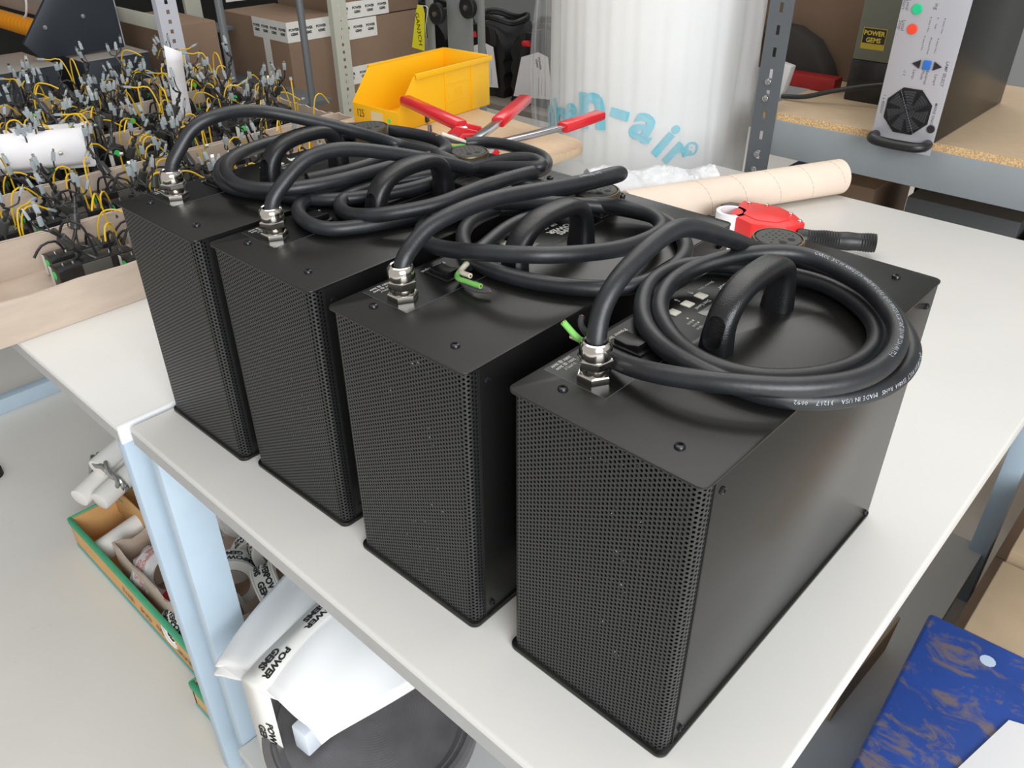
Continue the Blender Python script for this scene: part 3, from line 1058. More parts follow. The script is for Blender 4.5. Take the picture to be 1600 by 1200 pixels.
b.xf(BS).build('paper_label', mat('cream_label', (0.72, 0.62, 0.38), 0.6), bn)
b = MB()
lathe(b, [(0.006, 0), (0.006, 0.0005)], 16, T(0.055, -0.0585, 0.024, rx=PI / 2))
b.xf(BS).build('green_dot', 'gdot', bn)
b = MB()
text(b, '125', 0.030, T(-0.058, -0.0592, 0.028, rx=PI / 2), sx=0.7)
b.xf(BS).build('handwritten_number', mat('marker_black', (0.03, 0.02, 0.02), 0.6), bn, smooth=False)
b = MB()
text(b, 'RS', 0.03, T(WB - 0.0040, 0.18, 0.064, rx=PI / 2, rz=PI / 2), bold=0.01)
b.xf(BS).build('moulded_mark', 'binyellow', bn, smooth=False)
b = MB()
prism(b, [(-0.04, 0), (0.04, 0), (0.03, 0.045), (0.0, 0.04)], -0.02, 0.02, mtx=T(-1.19, 0.945, 0.1005, rx=PI / 2, rz=0.5), bev=0.002)
tag(b.build('black_wedge', 'mod'), 'black plastic piece lying inside the yellow bin', 'part')


def grip(b, p0, p1, w, h, mi=0, up=(0, 0, 1)):
    d = (Vector(p1) - Vector(p0))
    z = d.normalized()
    x = z.cross(Vector(up)).normalized()
    y = x.cross(z)
    m = Matrix(((x.x, y.x, z.x, p0[0]), (x.y, y.y, z.y, p0[1]), (x.z, y.z, z.z, p0[2]), (0, 0, 0, 1)))
    prism(b, rrect(-w / 2, w / 2, -h / 2, h / 2, min(w, h) * 0.35, 3), 0, d.length, mtx=m, bev=min(w, h) * 0.12)


def clamp(loc, hp, gp, label, rz=0.0, S=1.42):
    """toggle clamp: base plate, riveted side plates, spindle, steel lever hp[0]-hp[1], red grip gp[0]-gp[1]"""
    c = empty('toggle_clamp', loc, rz, label, 'clamp', 'red handled toggle clamps on the board')
    inv = (Matrix.Translation(loc) @ Matrix.Rotation(rz, 4, 'Z')).inverted()
    SS = Matrix.Scale(S, 4)
    b = MB()
    box(b, -0.03, 0.03, -0.035, 0.035, 0, 0.004, 0.001)
    b.xf(SS).build('mounting_foot', 'orange', c)
    b = MB()
    for s in (-0.012, 0.012):
        prism(b, [(-0.03, 0), (0.025, 0), (0.035, 0.022), (0.02, 0.045), (-0.012, 0.05), (-0.035, 0.03)], s - 0.0018, s + 0.0018, mtx=T(0, 0, 0.004, rx=PI / 2) , bev=0.0008)
    sp = b.xf(SS).build('side_plate', 'red', c)
    for x, z in ((0.018, 0.034), (-0.015, 0.038), (0.008, 0.014)):
        b = MB()
        lathe(b, [(0.006, -0.016), (0.006, 0.016)], 14, T(x, 0, z, rx=PI / 2))
        b.xf(SS).build('rivet', 'zinc', c)
    b = MB()
    rod(b, (-0.055, 0, 0.012), (-0.055, 0, 0.05), 0.0035)
    lathe(b, [(0.009, 0.0), (0.009, 0.008), (0.006, 0.012)], 14, T(-0.055, 0, 0.002))
    lathe(b, [(0.008, 0.03), (0.008, 0.038)], 6, T(-0.055, 0, 0.0))
    box(b, -0.062, -0.015, -0.008, 0.008, 0.030, 0.034, 0.001)
    b.xf(SS).build('spindle', 'zinc', c)
    if hp:
        b = MB()
        grip(b, inv @ Vector(hp[0]), inv @ Vector(hp[1]), 0.021, 0.012)
        b.build('lever', 'zinc', c)
    b = MB()
    grip(b, inv @ Vector(gp[0]), inv @ Vector(gp[1]), 0.031, 0.021)
    b.build('grip', 'red', c)
    return c


clamp((-0.8790, 0.8152, 0.0965), [(-0.8833, 0.8152, 0.1592), (-0.9052, 0.8195, 0.1662)], [(-0.8921, 0.8152, 0.1679), (-1.1199, 0.8590, 0.1749)], 'toggle clamp with its red handle lying across the side of the yellow bin', 0.55)
clamp((-0.7914, 0.7144, 0.0965), [(-0.7826, 0.7276, 0.1679), (-0.8614, 0.9028, 0.1679)], [(-0.8527, 0.8852, 0.1679), (-0.9403, 1.0692, 0.1679)], 'toggle clamp with red grip pointing up behind the right end of the yellow bin', 0.9)
clamp((-0.815, 0.775, 0.0965), [(-0.795, 0.790, 0.150), (-0.7598, 1.0035, 0.1530)], [(-0.7590, 0.9860, 0.1530), (-0.7607, 1.1218, 0.1530)], 'toggle clamp with long steel lever, red tip in front of the wrapped roll', 1.3)

# cardboard tube with a torn end
b = MB()
a0, a1 = Vector((-0.312, 1.418, 0.039)), Vector((-0.545, 0.935, 0.039))
d = (a1 - a0).normalized()
m = Matrix.Translation(a0) @ d.to_track_quat('Z', 'Y').to_matrix().to_4x4()
ln = (a1 - a0).length
lathe(b, [(0.0375, 0.004), (0.0380, 0.0), (0.0382, 0.002)] + [(0.0380, 0.02 + k * 0.02) for k in range(int(ln / 0.02))] + [(0.038, ln), (0.034, ln), (0.034, 0.0), (0.0375, 0.004)], 40, m, cap=False)
tb = b.build('cardboard_tube', mat('pale_kraft', (0.80, 0.66, 0.55), 0.75, var=0.04, vscale=10))
tag(tb, 'thick pale cardboard tube lying near the back of the white table', 'tube')
b = MB()
for s in range(5):
    P = []
    for k in range(22):
        t = k / 21
        a = t * 2 * PI
        P.append(m @ Vector((0.0382 * math.cos(a), 0.0382 * math.sin(a), 0.015 + s * 0.085 + t * 0.085)))
    tube(b, P, 0.0003, 4)
b.build('spiral_seam', 'cardd', tb)

# bubble wrap scrap in front of the tube
bm = bmesh.new()
bmesh.ops.create_grid(bm, x_segments=46, y_segments=30, size=1)
vv = []
for v in bm.verts:
    x, y = v.co.x, v.co.y
    vv.append((x * 0.14, y * 0.080, 0.055 * (1 - abs(y) ** 2) * (1 - 0.15 * x) + 0.006 * math.sin(x * 7 + y * 3) + R.random() * 0.005 + 0.030 * (1 - y * y) + 0.002))
b = MB()
b.add(vv, [[v.index for v in f.verts] for f in bm.faces])
bm.free()
o = b.build('bubble_wrap', mat('bubble_film', (0.66, 0.67, 0.69), 0.25, bump=1.0, bscale=110, spec=0.8), loc=(-0.565, 1.055, 0.0))
o.rotation_euler = (0, 0, 0.95)
tag(o, 'crumpled piece of white bubble wrap at the left end of the cardboard tube', 'bubble wrap')

# tape dispenser gun: red body, white roll, black ribbed grip
g = empty('tape_dispenser', (-0.292, 1.085, 0.0), 0.10, 'red tape dispenser with black ribbed grip lying behind the nearest ballast box', 'tape dispenser')
b = MB()
out = [(-0.085, 0.035), (-0.075, -0.05), (-0.02, -0.075), (0.04, -0.055), (0.062, -0.01), (0.03, 0.022), (-0.01, 0.045), (-0.045, 0.04)]
prism(b, out, 0.012, 0.052, bev=0.004)
body = b.build('body', mat('dispenser_red', (0.82, 0.03, 0.03), 0.4), g)
b = MB()
prism(b, [(x * 0.62 - 0.006, y * 0.62 - 0.008) for x, y in out], 0.052, 0.0535, bev=0.0008)
b.build('raised_panel', body.data.materials[0], body)
for x, y in ((-0.068, 0.026), (-0.035, 0.036), (0.022, 0.018), (0.05, -0.008)):
    b = MB()
    lathe(b, [(0.0045, 0.052), (0.0045, 0.0535), (0.003, 0.0545), (0, 0.0545)], 12, T(x, y, 0))
    b.build('rivet', 'zinc', body)
b = MB()
lathe(b, [(0.030, 0.0), (0.030, 0.048), (0.022, 0.048), (0.022, 0.0)], 32, T(-0.078, -0.035, 0.004), cap=False)
b.build('tape_roll', 'paper', g)
b = MB()
prism(b, [(-0.12, 0.005), (-0.06, -0.02), (-0.06, 0.04), (-0.11, 0.03)], 0.01, 0.045, bev=0.003)
b.build('tension_plate', 'mod', g)
b = MB()
hp0, hp1 = Vector((0.055, -0.028, 0.026)), Vector((0.185, 0.03, 0.028))
dd = (hp1 - hp0)
rows = []
for k in range(60):
    t = k / 59
    rows.append(hp0 + dd * t)
tube(b, rows, lambda t: 0.0172 + 0.0007 * math.sin(t * 190) + 0.0006 * math.sin(t * 22), 20)
b.build('grip', 'handle', g)
b = MB()
box(b, 0.035, 0.066, -0.04, -0.02, 0.012, 0.034, 0.002)
b.build('bracket', 'zinc', g)

# ------------------------------------------------------------------ wrapped roll standing behind the tables
M['foam'] = mat('foam_roll', (0.90, 0.905, 0.90), 0.45, var=0.02, vscale=8, bump=0.5, bscale=70, spec=0.6)
RC, RR = Vector((-1.054, 1.756, 0)), 0.300
rl = empty('wrapping_roll', (RC.x, RC.y, FLOOR), 0, 'tall white roll of packing film standing on end behind the tables', 'roll')
b = MB()
lathe(b, [(0.285, 0.0), (RR, 0.01), (RR, 1.55), (0.285, 1.56), (0.04, 1.56)], 96)
b.build('film_roll', 'foam', rl)
M['film'] = clear('clear_plastic_film', (0.85, 0.87, 0.88), 0.22, 0.08)
b = MB()
n, mz = 120, 24
vs, fs = [], []
for j in range(mz + 1):
    z = -0.10 + 0.85 * j / mz
    for k in range(n + 1):
        a = math.radians(-160 + 165 * k / n)
        fold = 0.004 * math.sin(a * 23 + 2 * math.sin(z * 3)) + 0.003 * math.sin(a * 51 + z * 4)
        left = max(0, (-118 - math.degrees(a)) / 42)
        right = max(0, (math.degrees(a) + 40) / 45)
        r = RR + 0.007 + fold + left * (0.05 + 0.022 * math.sin(z * 7 + 1)) + right * (0.012 + 0.010 * math.sin(z * 9 + a * 6))
        vs.append((r * math.cos(a), r * math.sin(a), z - FLOOR))
for j in range(mz):
    for k in range(n):
        fs.append([j * (n + 1) + k, j * (n + 1) + k + 1, (j + 1) * (n + 1) + k + 1, (j + 1) * (n + 1) + k])
b.add(vs, fs)
b.build('plastic_wrap', 'film', rl)
# printed brand lettering bent round the roll
M['cyan'] = mat('cyan_print', (0.22, 0.66, 0.80), 0.5)
b = MB()


def on_roll(s, size, ang, z, rot, sx=1.0, bold=0.03):
    vs, fs, wd = text_geo(s, bold, 3)
    out = []
    cr, sr = math.cos(rot), math.sin(rot)
    for v in vs:
        x, y = v.x * size * sx, v.y * size
        x, y = x * cr - y * sr, x * sr + y * cr
        a = ang + x / RR
        out.append(((RR + 0.0050) * math.cos(a), (RR + 0.0050) * math.sin(a), z - FLOOR + y))
    b.add(out, fs)


ROLL_TEXT = [('l', (math.radians(-137), -0.040, 0.65, 0.15)), ('p', (math.radians(-125), -0.030, 0.60, 0.15)), ('h', (math.radians(-112), 0.010, 0.50, 0.15)),
             ('e', (math.radians(-101), 0.026, 0.30, 0.12)), ('n', (math.radians(-87), 0.050, 0.10, 0.19)), ('-', (math.radians(-71), 0.052, -0.18, 0.17)),
             ('a', (math.radians(-58), 0.021, -0.42, 0.145)), ('i', (math.radians(-46), -0.012, -0.66, 0.14)), ('r', (math.radians(-39.5), -0.056, -0.70, 0.13)),
             ('®', (math.radians(-32), -0.038, 0.0, 0.05))]
for s, px in ROLL_TEXT:
    on_roll(s, px[3], px[0], px[1], px[2])
b.build('brand_lettering', 'cyan', rl, smooth=False)

# ------------------------------------------------------------------ under the tables, left
M['green'] = mat('green_print', (0.07, 0.42, 0.22), 0.6, var=0.08, vscale=20)
M['kraft'] = mat('orange_kraft', (0.72, 0.42, 0.17), 0.8, var=0.05, vscale=12)
M['teal'] = mat('teal_print', (0.12, 0.48, 0.50), 0.6)
M['tape'] = mat('printed_tape', (0.82, 0.81, 0.77), 0.3, spec=0.6)
M['ink'] = mat('black_ink', (0.015, 0.015, 0.015), 0.5)
M['redprint'] = mat('red_print', (0.75, 0.04, 0.05), 0.4)
M['cling'] = clear('cling_film', (0.85, 0.85, 0.88), 0.3, 0.05)


def fruit_box(x0, x1, y0, y1, z1, label):
    t = empty('fruit_carton', (x0, y0, FLOOR), 0, label, 'carton', 'green and orange fruit cartons on the floor')
    h = z1 - FLOOR
    b = MB()
    open_box(b, 0, x1 - x0, 0, y1 - y0, 0.0006, h, 0.006)
    b.build('carton_body', 'kraft', t, smooth=False)
    b = MB()
    n = 12
    for (ax, ay, bx, by) in ((0, -0.001, x1 - x0, -0.001), (x1 - x0 + 0.001, 0, x1 - x0 + 0.001, y1 - y0), (0, y1 - y0, x1 - x0, y1 - y0), (-0.001, 0, -0.001, y1 - y0)):
        box(b, min(ax, bx) - 0.002, max(ax, bx) + 0.002, min(ay, by) - 0.002, max(ay, by) + 0.010 if ay == by else max(ay, by), h - 0.014, h + 0.004, 0.004)
    b.build('rim', 'green', t)
    b = MB()
    box(b, 0, x1 - x0, -0.0016, -0.0004, 0.004, 0.016)
    b.build('printed_stripe', 'teal', t)
    b = MB()
    for k in range(4):
        text(b, ('Fresh', 'fruta', 'export', 'natural')[k], 0.028, T(0.30 + 0.085 * k, -0.0018, 0.045, rx=PI / 2), sx=0.9)
    b.build('lettering', 'ink', t, smooth=False)
    return t


fruit_box(-1.505, -0.872, -0.015, 0.37, -0.755, 'long green-rimmed orange fruit carton on the floor beside the blue legs')
fruit_box(-0.850, -0.705, -0.050, 0.33, -0.775, 'green-rimmed carton showing its corner at the foot of the blue legs')
# its back flap, seen orange with green lettering
b = MB()
box(b, -1.50, -1.18, 0.10, 0.104, -0.80, -0.70, 0.001)
o = b.build('carton_divider', 'kraft')
tag(o, 'orange cardboard flap standing behind the white tubes in the fruit carton', 'cardboard')
b = MB()
text(b, 'EL', 0.05, T(-1.46, 0.0995, -0.716, rx=PI / 2), bold=0.03)
b.build('green_lettering', 'green', o, smooth=False)
b = MB()
open_box(b, 0, 0.42, 0, 0.32, 0, 0.13, 0.004, jag=0.02, rnd=R)
o = b.build('cardboard_box', 'cardin', loc=(-1.295, 0.01, -0.844), smooth=False)
tag(o, 'open brown cardboard box with a ragged rim standing in the fruit carton', 'box')

M['pvc'] = mat('white_plastic_tube', (0.82, 0.80, 0.76), 0.3)
for a, bb, r, lb in (((-1.448, 0.012, -0.67), (-1.60, 0.42, -0.62), 0.026, 'white plastic tube whose end sticks out farthest, bound with wire'),
                     ((-1.398, 0.04, -0.668), (-1.54, 0.47, -0.615), 0.026, 'white plastic tube lying against the bound tube nearest the blue legs'),
                     ((-1.462, 0.075, -0.622), (-1.60, 0.48, -0.566), 0.026, 'white tube wrapped in clear film on top of the bundle'),
                     ((-1.385, 0.00, -0.80), (-1.33, 0.09 + 0.2, -0.70), 0.03, 'white tube leaning inside the fruit carton against the brown flap'),):
    b = MB()
    a, bb = Vector(a), Vector(bb)
    q = (bb - a).normalized()
    mt = Matrix.Translation(a) @ q.to_track_quat('Z', 'Y').to_matrix().to_4x4()
    l_ = (bb - a).length
    lathe(b, [(0.0, 0.0), (r - 0.006, 0.0), (r - 0.0015, 0.0015), (r, 0.006), (r, l_), (0.0, l_)], 28, mt, cap=False)
    tag(b.build('plastic_tube', 'pvc'), lb, 'tube', 'white plastic tubes in the fruit carton')
b = MB()
for k in range(3):
    P = []
    for i in range(40):
        t = i / 39 * 2 * PI
        P.append(Vector((-1.462 + 0.066 * math.cos(t) + 0.004 * math.sin(5 * t + k), 0.085 + 0.006 * k + 0.010 * math.sin(3 * t + k), -0.655 + 0.050 * math.sin(t) + 0.003 * math.sin(7 * t))))
    tube(b, P, 0.006, 8)
tag(b.build('wire_binding', mat('foil_wire', (0.38, 0.38, 0.36), 0.25, metal=0.7)), 'twisted grey metallic binding round the white plastic tubes', 'binding')


def tape_roll(c, axis, label, r=0.060, wdt=0.05, film=False, spin=0.0):
    t = empty('tape_roll', c, 0, label, 'tape roll', 'rolls of printed packing tape under the table' if not film else 'film-wrapped rolls of red printed tape')
    q = Vector(axis).normalized().to_track_quat('Z', 'Y').to_matrix().to_4x4() @ Matrix.Rotation(spin, 4, 'Z')
    b = MB()
    lathe(b, [(0.038, -wdt / 2), (r - 0.001, -wdt / 2), (r, -wdt / 2 + 0.001), (r, wdt / 2 - 0.001), (r - 0.001, wdt / 2), (0.038, wdt / 2), (0.038, -wdt / 2)], 40, q, cap=False)
    b.build('tape', 'tape', t)
    b = MB()
    lathe(b, [(0.0362, -wdt / 2 - 0.001), (0.038, -wdt / 2 - 0.001), (0.038, wdt / 2 + 0.001), (0.0362, wdt / 2 + 0.001), (0.0362, -wdt / 2 - 0.001)], 32, q, cap=False)
    b.build('core', 'cardd', t)
    b = MB()
    for k in range(6):
        for j, (s, o_) in enumerate((('POWER', 0.009), ('GEMS', -0.009))):
            vs, fs, wd = text_geo(s, 0.05)
            out = []
            sz = 0.0185
            for v in vs:
                a = k * PI / 3 + v.x * sz / r
                out.append(q @ Vector(((r + 0.0004) * math.cos(a), (r + 0.0004) * math.sin(a), v.y * sz + o_)))
            b.add(out, fs)
    b.build('printed_lettering', 'ink' if not film else 'redprint', t, smooth=False)
    if not film:
        b = MB()
        for o_ in (-0.0205, 0.0205):
            lathe(b, [(r + 0.0001, o_ - 0.0003), (r + 0.0003, o_), (r + 0.0001, o_ + 0.0003)], 40, q, cap=False)
        b.build('border_line', 'ink', t)
    else:
        b = MB()
        n = 28
        vs, fs = [], []
        for j in range(7):
            z = -wdt / 2 - 0.012 + (wdt + 0.024) * j / 6
            for k in range(n):
                a = 2 * PI * k / n
                rr = r + 0.004 + 0.004 * math.sin(k * 2.3 + j * 1.7) - (0.012 if j in (0, 6) else 0)
                vs.append(q @ Vector((rr * math.cos(a), rr * math.sin(a), z)))
        for j in range(6):
            for k in range(n):
                fs.append([j * n + k, j * n + (k + 1) % n, (j + 1) * n + (k + 1) % n, (j + 1) * n + k])
        b.add(vs, fs)
        b.build('cling_film', 'cling', t)
    return t


tape_roll((-0.985, 0.145, -0.715), (0.75, -0.50, 0.15), 'printed tape roll lying tilted beside the wide blue leg', spin=0.4)
tape_roll((-0.865, 0.175, -0.690), (0.35, 0.85, 0.25), 'printed tape roll partly under the lower left edge of the white foam', spin=0.2)
tape_roll((-0.955, 0.245, -0.665), (0.85, -0.2, 0.1), 'printed tape roll standing upright, letters running down, left of two', spin=1.0)
tape_roll((-0.885, 0.300, -0.665), (0.85, -0.25, 0.1), 'printed tape roll standing upright, half hidden by the table edge', spin=0.6)
tape_roll((-1.020, 0.225, -0.735), (0.7, -0.3, 0.2), 'printed tape roll behind the tilted roll, only its rim showing', spin=0.9)
tape_roll((-0.905, 0.075, -0.740), (0.6, 0.7, 0.2), 'printed tape roll lowest in the heap next to the leg', spin=0.1)
tape_roll((-1.015, 0.035, -0.80), (0.3, 0.5, 0.4), 'printed tape roll showing between the carton rim and the narrow leg', spin=0.5)
tape_roll((-1.185, 0.065, -0.775), (0.9, 0.2, 0.3), 'red printed tape roll in crinkled clear film behind the carton rim', film=True, spin=0.3)
tape_roll((-1.15, 0.27, -0.70), (0.9, -0.3, 0.3), 'red printed tape roll in clear film at the top under the table edge', film=True, spin=0.8)
b = MB()
prism(b, [(0, 0), (0.14, 0.02), (0.13, 0.10), (0.01, 0.09)], 0, 0.02, bev=0.004)
o = b.build('red_packet', 'redprint', loc=(-1.15, -0.015, -0.83))
o.rotation_euler = (0.2, 0, 0.3)
tag(o, 'flat red packet under the film-wrapped tape roll in the fruit carton', 'packet')

# lower shelf in the left corner of the main table carries the bucket
BK = Vector((-0.322, 0.036, -0.6995))
bk = empty('bucket', BK, 0, 'white bucket with a dark ribbed lid under the front of the table', 'bucket')
b = MB()
lathe(b, [(0.132, 0.0), (0.136, 0.002), (0.152, 0.218), (0.153, 0.232), (0.150, 0.232)], 64)
b.build('pail', mat('white_pail', (0.66, 0.72, 0.80), 0.35), bk)
M['lid'] = mat('dusty_black_lid', (0.15, 0.145, 0.15), 0.42, var=0.25, vscale=14, bump=0.2, bscale=200)
b = MB()
pr = [(0.158, 0.2140), (0.163, 0.2180), (0.164, 0.2420), (0.160, 0.2480), (0.153, 0.2480), (0.150, 0.2420), (0.146, 0.2415), (0.143, 0.2445), (0.138, 0.2415), (0.134, 0.2390)]
lathe(b, pr, 72, cap=False)
lathe(b, [(0.134, 0.2390), (0.131, 0.2375), (0.0, 0.2375)], 72)
ld = b.build('lid', 'lid', bk)
b = MB()
for k in range(26):
    r = 0.012 + k * 0.0044
    lathe(b, [(r - 0.0012, 0.2374), (r, 0.2392), (r + 0.0012, 0.2374)], 64, cap=False)
b.build('lid_rings', 'lid', ld)
b = MB()
for s, a in (('2', 0.70), ('0', 0.40), ('1', 0.10)):
    vs, fs, wd = text_geo(s, -0.02)
    out = []
    for v in vs:
        rr = 0.150 + 0.0008
        aa = a + v.x * 0.062 / rr
        zz = 0.022 + v.y * 0.062
        rr = 0.1515
        out.append((rr * math.cos(aa), rr * math.sin(aa), zz))
    b.add([(x, y, z + 0.168) for x, y, z in out], fs)
b.build('handwritten_number', mat('teal_marker', (0.02, 0.4, 0.36), 0.6), bk, smooth=False)

# folded white foam laid over the bucket, with branded tape across it
FC = {}


def foam_pt(u, v, lift=0.0):
    c00, c10, c11, c01 = Vector((-0.520, -0.101, -0.375)), Vector((-0.280, -0.070, -0.345)), Vector((-0.225, 0.17, -0.335)), Vector((-0.61, 0.20, -0.335))
    p = c00 * (1 - u) * (1 - v) + c10 * u * (1 - v) + c11 * u * v + c01 * (1 - u) * v
    p.z += 0.048 * math.sin(PI * u) * (0.35 + 0.65 * math.sin(PI * min(1, 0.2 + v))) + 0.0035 * math.sin(9 * u + 5 * v) + 0.0018 * math.sin(21 * u + 7 * v) - 0.010 * (1 - v) ** 4 + lift
    return p


fo = empty('foam_sheet_pack', (0, 0, 0), 0, 'pack of folded white foam sheet bulging out from under the table above the bucket', 'foam sheet')
b = MB()
for layer in range(3):
    nx, ny = 40, 26
    vs, fs = [], []
    for i in range(nx + 1):
        for j in range(ny + 1):
            u = i / nx
            v = j / ny
            e = 0.006 * math.sin(layer * 2.1 + 6 * u)
            p = foam_pt(u, v, -0.0065 * layer)
            if j == 0:
                p.y += e
                p.z -= 0.002
            vs.append(p)
    for i in range(nx):
        for j in range(ny):
            a = i * (ny + 1) + j
            fs.append([a, a + ny + 1, a + ny + 2, a + 1])
    b.add(vs, fs)
fm = b.build('foam_layers', mat('white_foam', (0.95, 0.95, 0.95), 0.6, bump=0.2, bscale=60), fo)
sd = fm.modifiers.new('t', 'SOLIDIFY')
sd.thickness = 0.006
b = MB()
b2 = MB()
vs, fs = [], []
NT = 40


def tape_pt(t, w):
    """branded tape: crosses the foam, then hangs over its front edge"""
    if t < 0.5:
        k = t / 0.5
        p = foam_pt(0.46 + 0.00 * k, 0.80 * (1 - k) ** 1.2, 0.0022)
        q = foam_pt(0.48 + 0.00 * k, 0.80 * (1 - k) ** 1.2, 0.0022)
    else:
        k = (t - 0.5) / 0.5
        p = foam_pt(0.46, 0.0, 0.0022) + Vector((0.030 * k, -0.004 - 0.012 * k, -0.30 * k))
        q = p + Vector((0.93, 0.36, 0))
    d = (q - p).normalized()
    return p + d * w


for i in range(NT + 1):
    for w_ in (-0.023, 0.023):
        vs.append(tape_pt(i / NT, w_))
for i in range(NT):
    fs.append([2 * i, 2 * i + 1, 2 * i + 3, 2 * i + 2])
b.add(vs, fs)
tp = b.build('branded_tape', 'tape', fo)
sd = tp.modifiers.new('t', 'SOLIDIFY')
sd.thickness = 0.0004
for t0 in (0.20, 0.405, 0.68, 0.86):
    b = MB()
    for s, off in (('POWER', 0.008), ('GEMS', -0.008)):
        vs_, fs_, wd = text_geo(s, 0.05)
        out = []
        for v in vs_:
            tt = t0 + v.x * 0.019 / (0.52 if t0 < 0.5 else 0.68)
            p = tape_pt(tt, off + v.y * 0.016)
            out.append(p + (Vector((0, 0, 0.0009)) if t0 < 0.5 else Vector((0.0004, -0.0009, 0.0))))
        b.add(out, fs_)
    b.build('printed_lettering', 'ink', tp, smooth=False)

b = MB()
box(b, -0.010, 0.020, -0.025, 0.025, 0, 0.05, 0.003)
o = b.build('foam_block', mat('pale_blue_foam', (0.74, 0.80, 0.88), 0.6), loc=(-0.352, -0.050, -0.4515))
o.rotation_euler = (0, 0, 0.1)
tag(o, 'small white foam block standing on the bucket lid behind the hanging tape', 'foam block')
b = MB()
lathe(b, [(0.03, 0), (0.03, 0.02), (0.02, 0.024), (0, 0.024)], 20)
tag(b.build('rubber_foot', 'dark', loc=(-1.98, -0.06, FLOOR)), 'small dark rubber foot on the floor at the far left', 'rubber foot')

# ------------------------------------------------------------------ beside the table, right
M['case'] = mat('blue_enamel', (0.022, 0.075, 0.36), 0.42, var=0.15, vscale=9)
spots(M['case'], (0.22, 0.17, 0.15), 15, 0.51, 0.61, 0.85)
nt = M['case'].node_tree
nz = [n for n in nt.nodes if n.type == 'TEX_NOISE'][-1]
mp_ = nt.nodes.new('ShaderNodeMapping')
mp_.inputs['Scale'].default_value = (1.0, 1.6, 1.0)
mp_.inputs['Rotation'].default_value = (0, 0, 0.6)
nt.links.new(nz.inputs['Vector'].links[0].from_socket, mp_.inputs[0])
nt.links.new(mp_.outputs[0], nz.inputs['Vector'])
nz.inputs['Distortion'].default_value = 0.8
cs = empty('tool_case', (0.236, 0.808, FLOOR), 0.055, 'scratched blue metal case standing beside the right edge of the table', 'case')
b = MB()
box(b, 0, 0.24, -0.62, 0, 0.0, 0.37, 0.008, seg=3)
b.build('case_body', 'case', cs)
b = MB()
box(b, -0.003, 0.243, -0.623, 0.003, 0.372, 0.40, 0.007, seg=3)
b.build('lid', 'case', cs)
b = MB()
text(b, 'G', 0.022, T(0.10, -0.045, 0.4004, rz=-0.5), bold=0.05)
lathe(b, [(0.0, 0.4003), (0.012, 0.4003), (0.0, 0.4005)], 12, T(0.10, -0.045, 0))
b.build('torn_sticker', mat('pale_blue_sticker', (0.55, 0.68, 0.85), 0.6), cs, smooth=False)
b = MB()
prism(b, [(0.160, -0.135), (0.36, -0.06), (0.30, -0.42), (0.100, -0.40)], 0.4005, 0.4035)
o = b.build('white_board', mat('white_board', (0.80, 0.79, 0.80), 0.5), loc=(0.236, 0.808, FLOOR))
tag(o, 'corner of a white board lying on the blue case', 'board')


def carton(name, x0, x1, y0, y1, z0, z1, m_, label, rz=0.0, group=None, flaps=True):
    c = empty(name, (x0, y0, z0), rz, label, 'carton', group)
    b = MB()
    box(b, 0, x1 - x0, 0, y1 - y0, 0.0006, z1 - z0, 0.003)
    b.build('carton_body', m_, c)
    if flaps:
        b = MB()
        h = z1 - z0
        yy = (y1 - y0) / 2
        box(b, 0.001, x1 - x0 - 0.001, 0.001, yy - 0.0012, h - 0.001, h + 0.003, 0.001)
        box(b, 0.001, x1 - x0 - 0.001, yy + 0.0012, y1 - y0 - 0.001, h - 0.001, h + 0.003, 0.001)
        b.build('top_flap', m_, c)
    return c


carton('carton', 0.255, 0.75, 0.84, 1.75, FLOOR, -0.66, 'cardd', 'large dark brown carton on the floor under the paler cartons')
carton('carton', 0.287, 0.62, 0.815, 1.03, -0.656, -0.453, 'card', 'pale brown carton right behind the blue case', flaps=False)
carton('carton', 0.290, 0.64, 1.05, 1.33, -0.656, -0.44, 'card', 'pale brown carton behind the other at the right edge', flaps=False)
b = MB()
box(b, -0.003, 0.003, 0, 0.23, 0, 0.10, 0.001)
o = b.build('cardboard_flap', 'card', loc=(0.158, 0.69, -0.6985))
o.rotation_euler = (0, 0.06, -0.05)
tag(o, 'strip of corrugated cardboard standing on the lower shelf under the right table edge', 'cardboard')

# ------------------------------------------------------------------ right-hand shelving behind the table
M['rack'] = mat('grey_rack_steel', (0.30, 0.33, 0.35), 0.42, var=0.04, vscale=8)
M['rackd'] = mat('dark_rack_steel', (0.12, 0.135, 0.15), 0.4, var=0.05, vscale=8)
M['chip'] = mat('chipboard_edge', (0.62, 0.42, 0.22), 0.8, var=0.45, vscale=260, bump=0.5, bscale=300)
M['chiptop'] = mat('chipboard_face', (0.56, 0.42, 0.28), 0.6, var=0.08, vscale=30, stretch=(1, 5, 1))
M['silver'] = mat('brushed_panel', (0.52, 0.52, 0.56), 0.38, metal=0.35)
M['cream'] = mat('cream_rack_steel', (0.52, 0.52, 0.44), 0.45)
M['cartonb'] = mat('brown_carton', (0.25, 0.165, 0.11), 0.85, var=0.05, vscale=8)


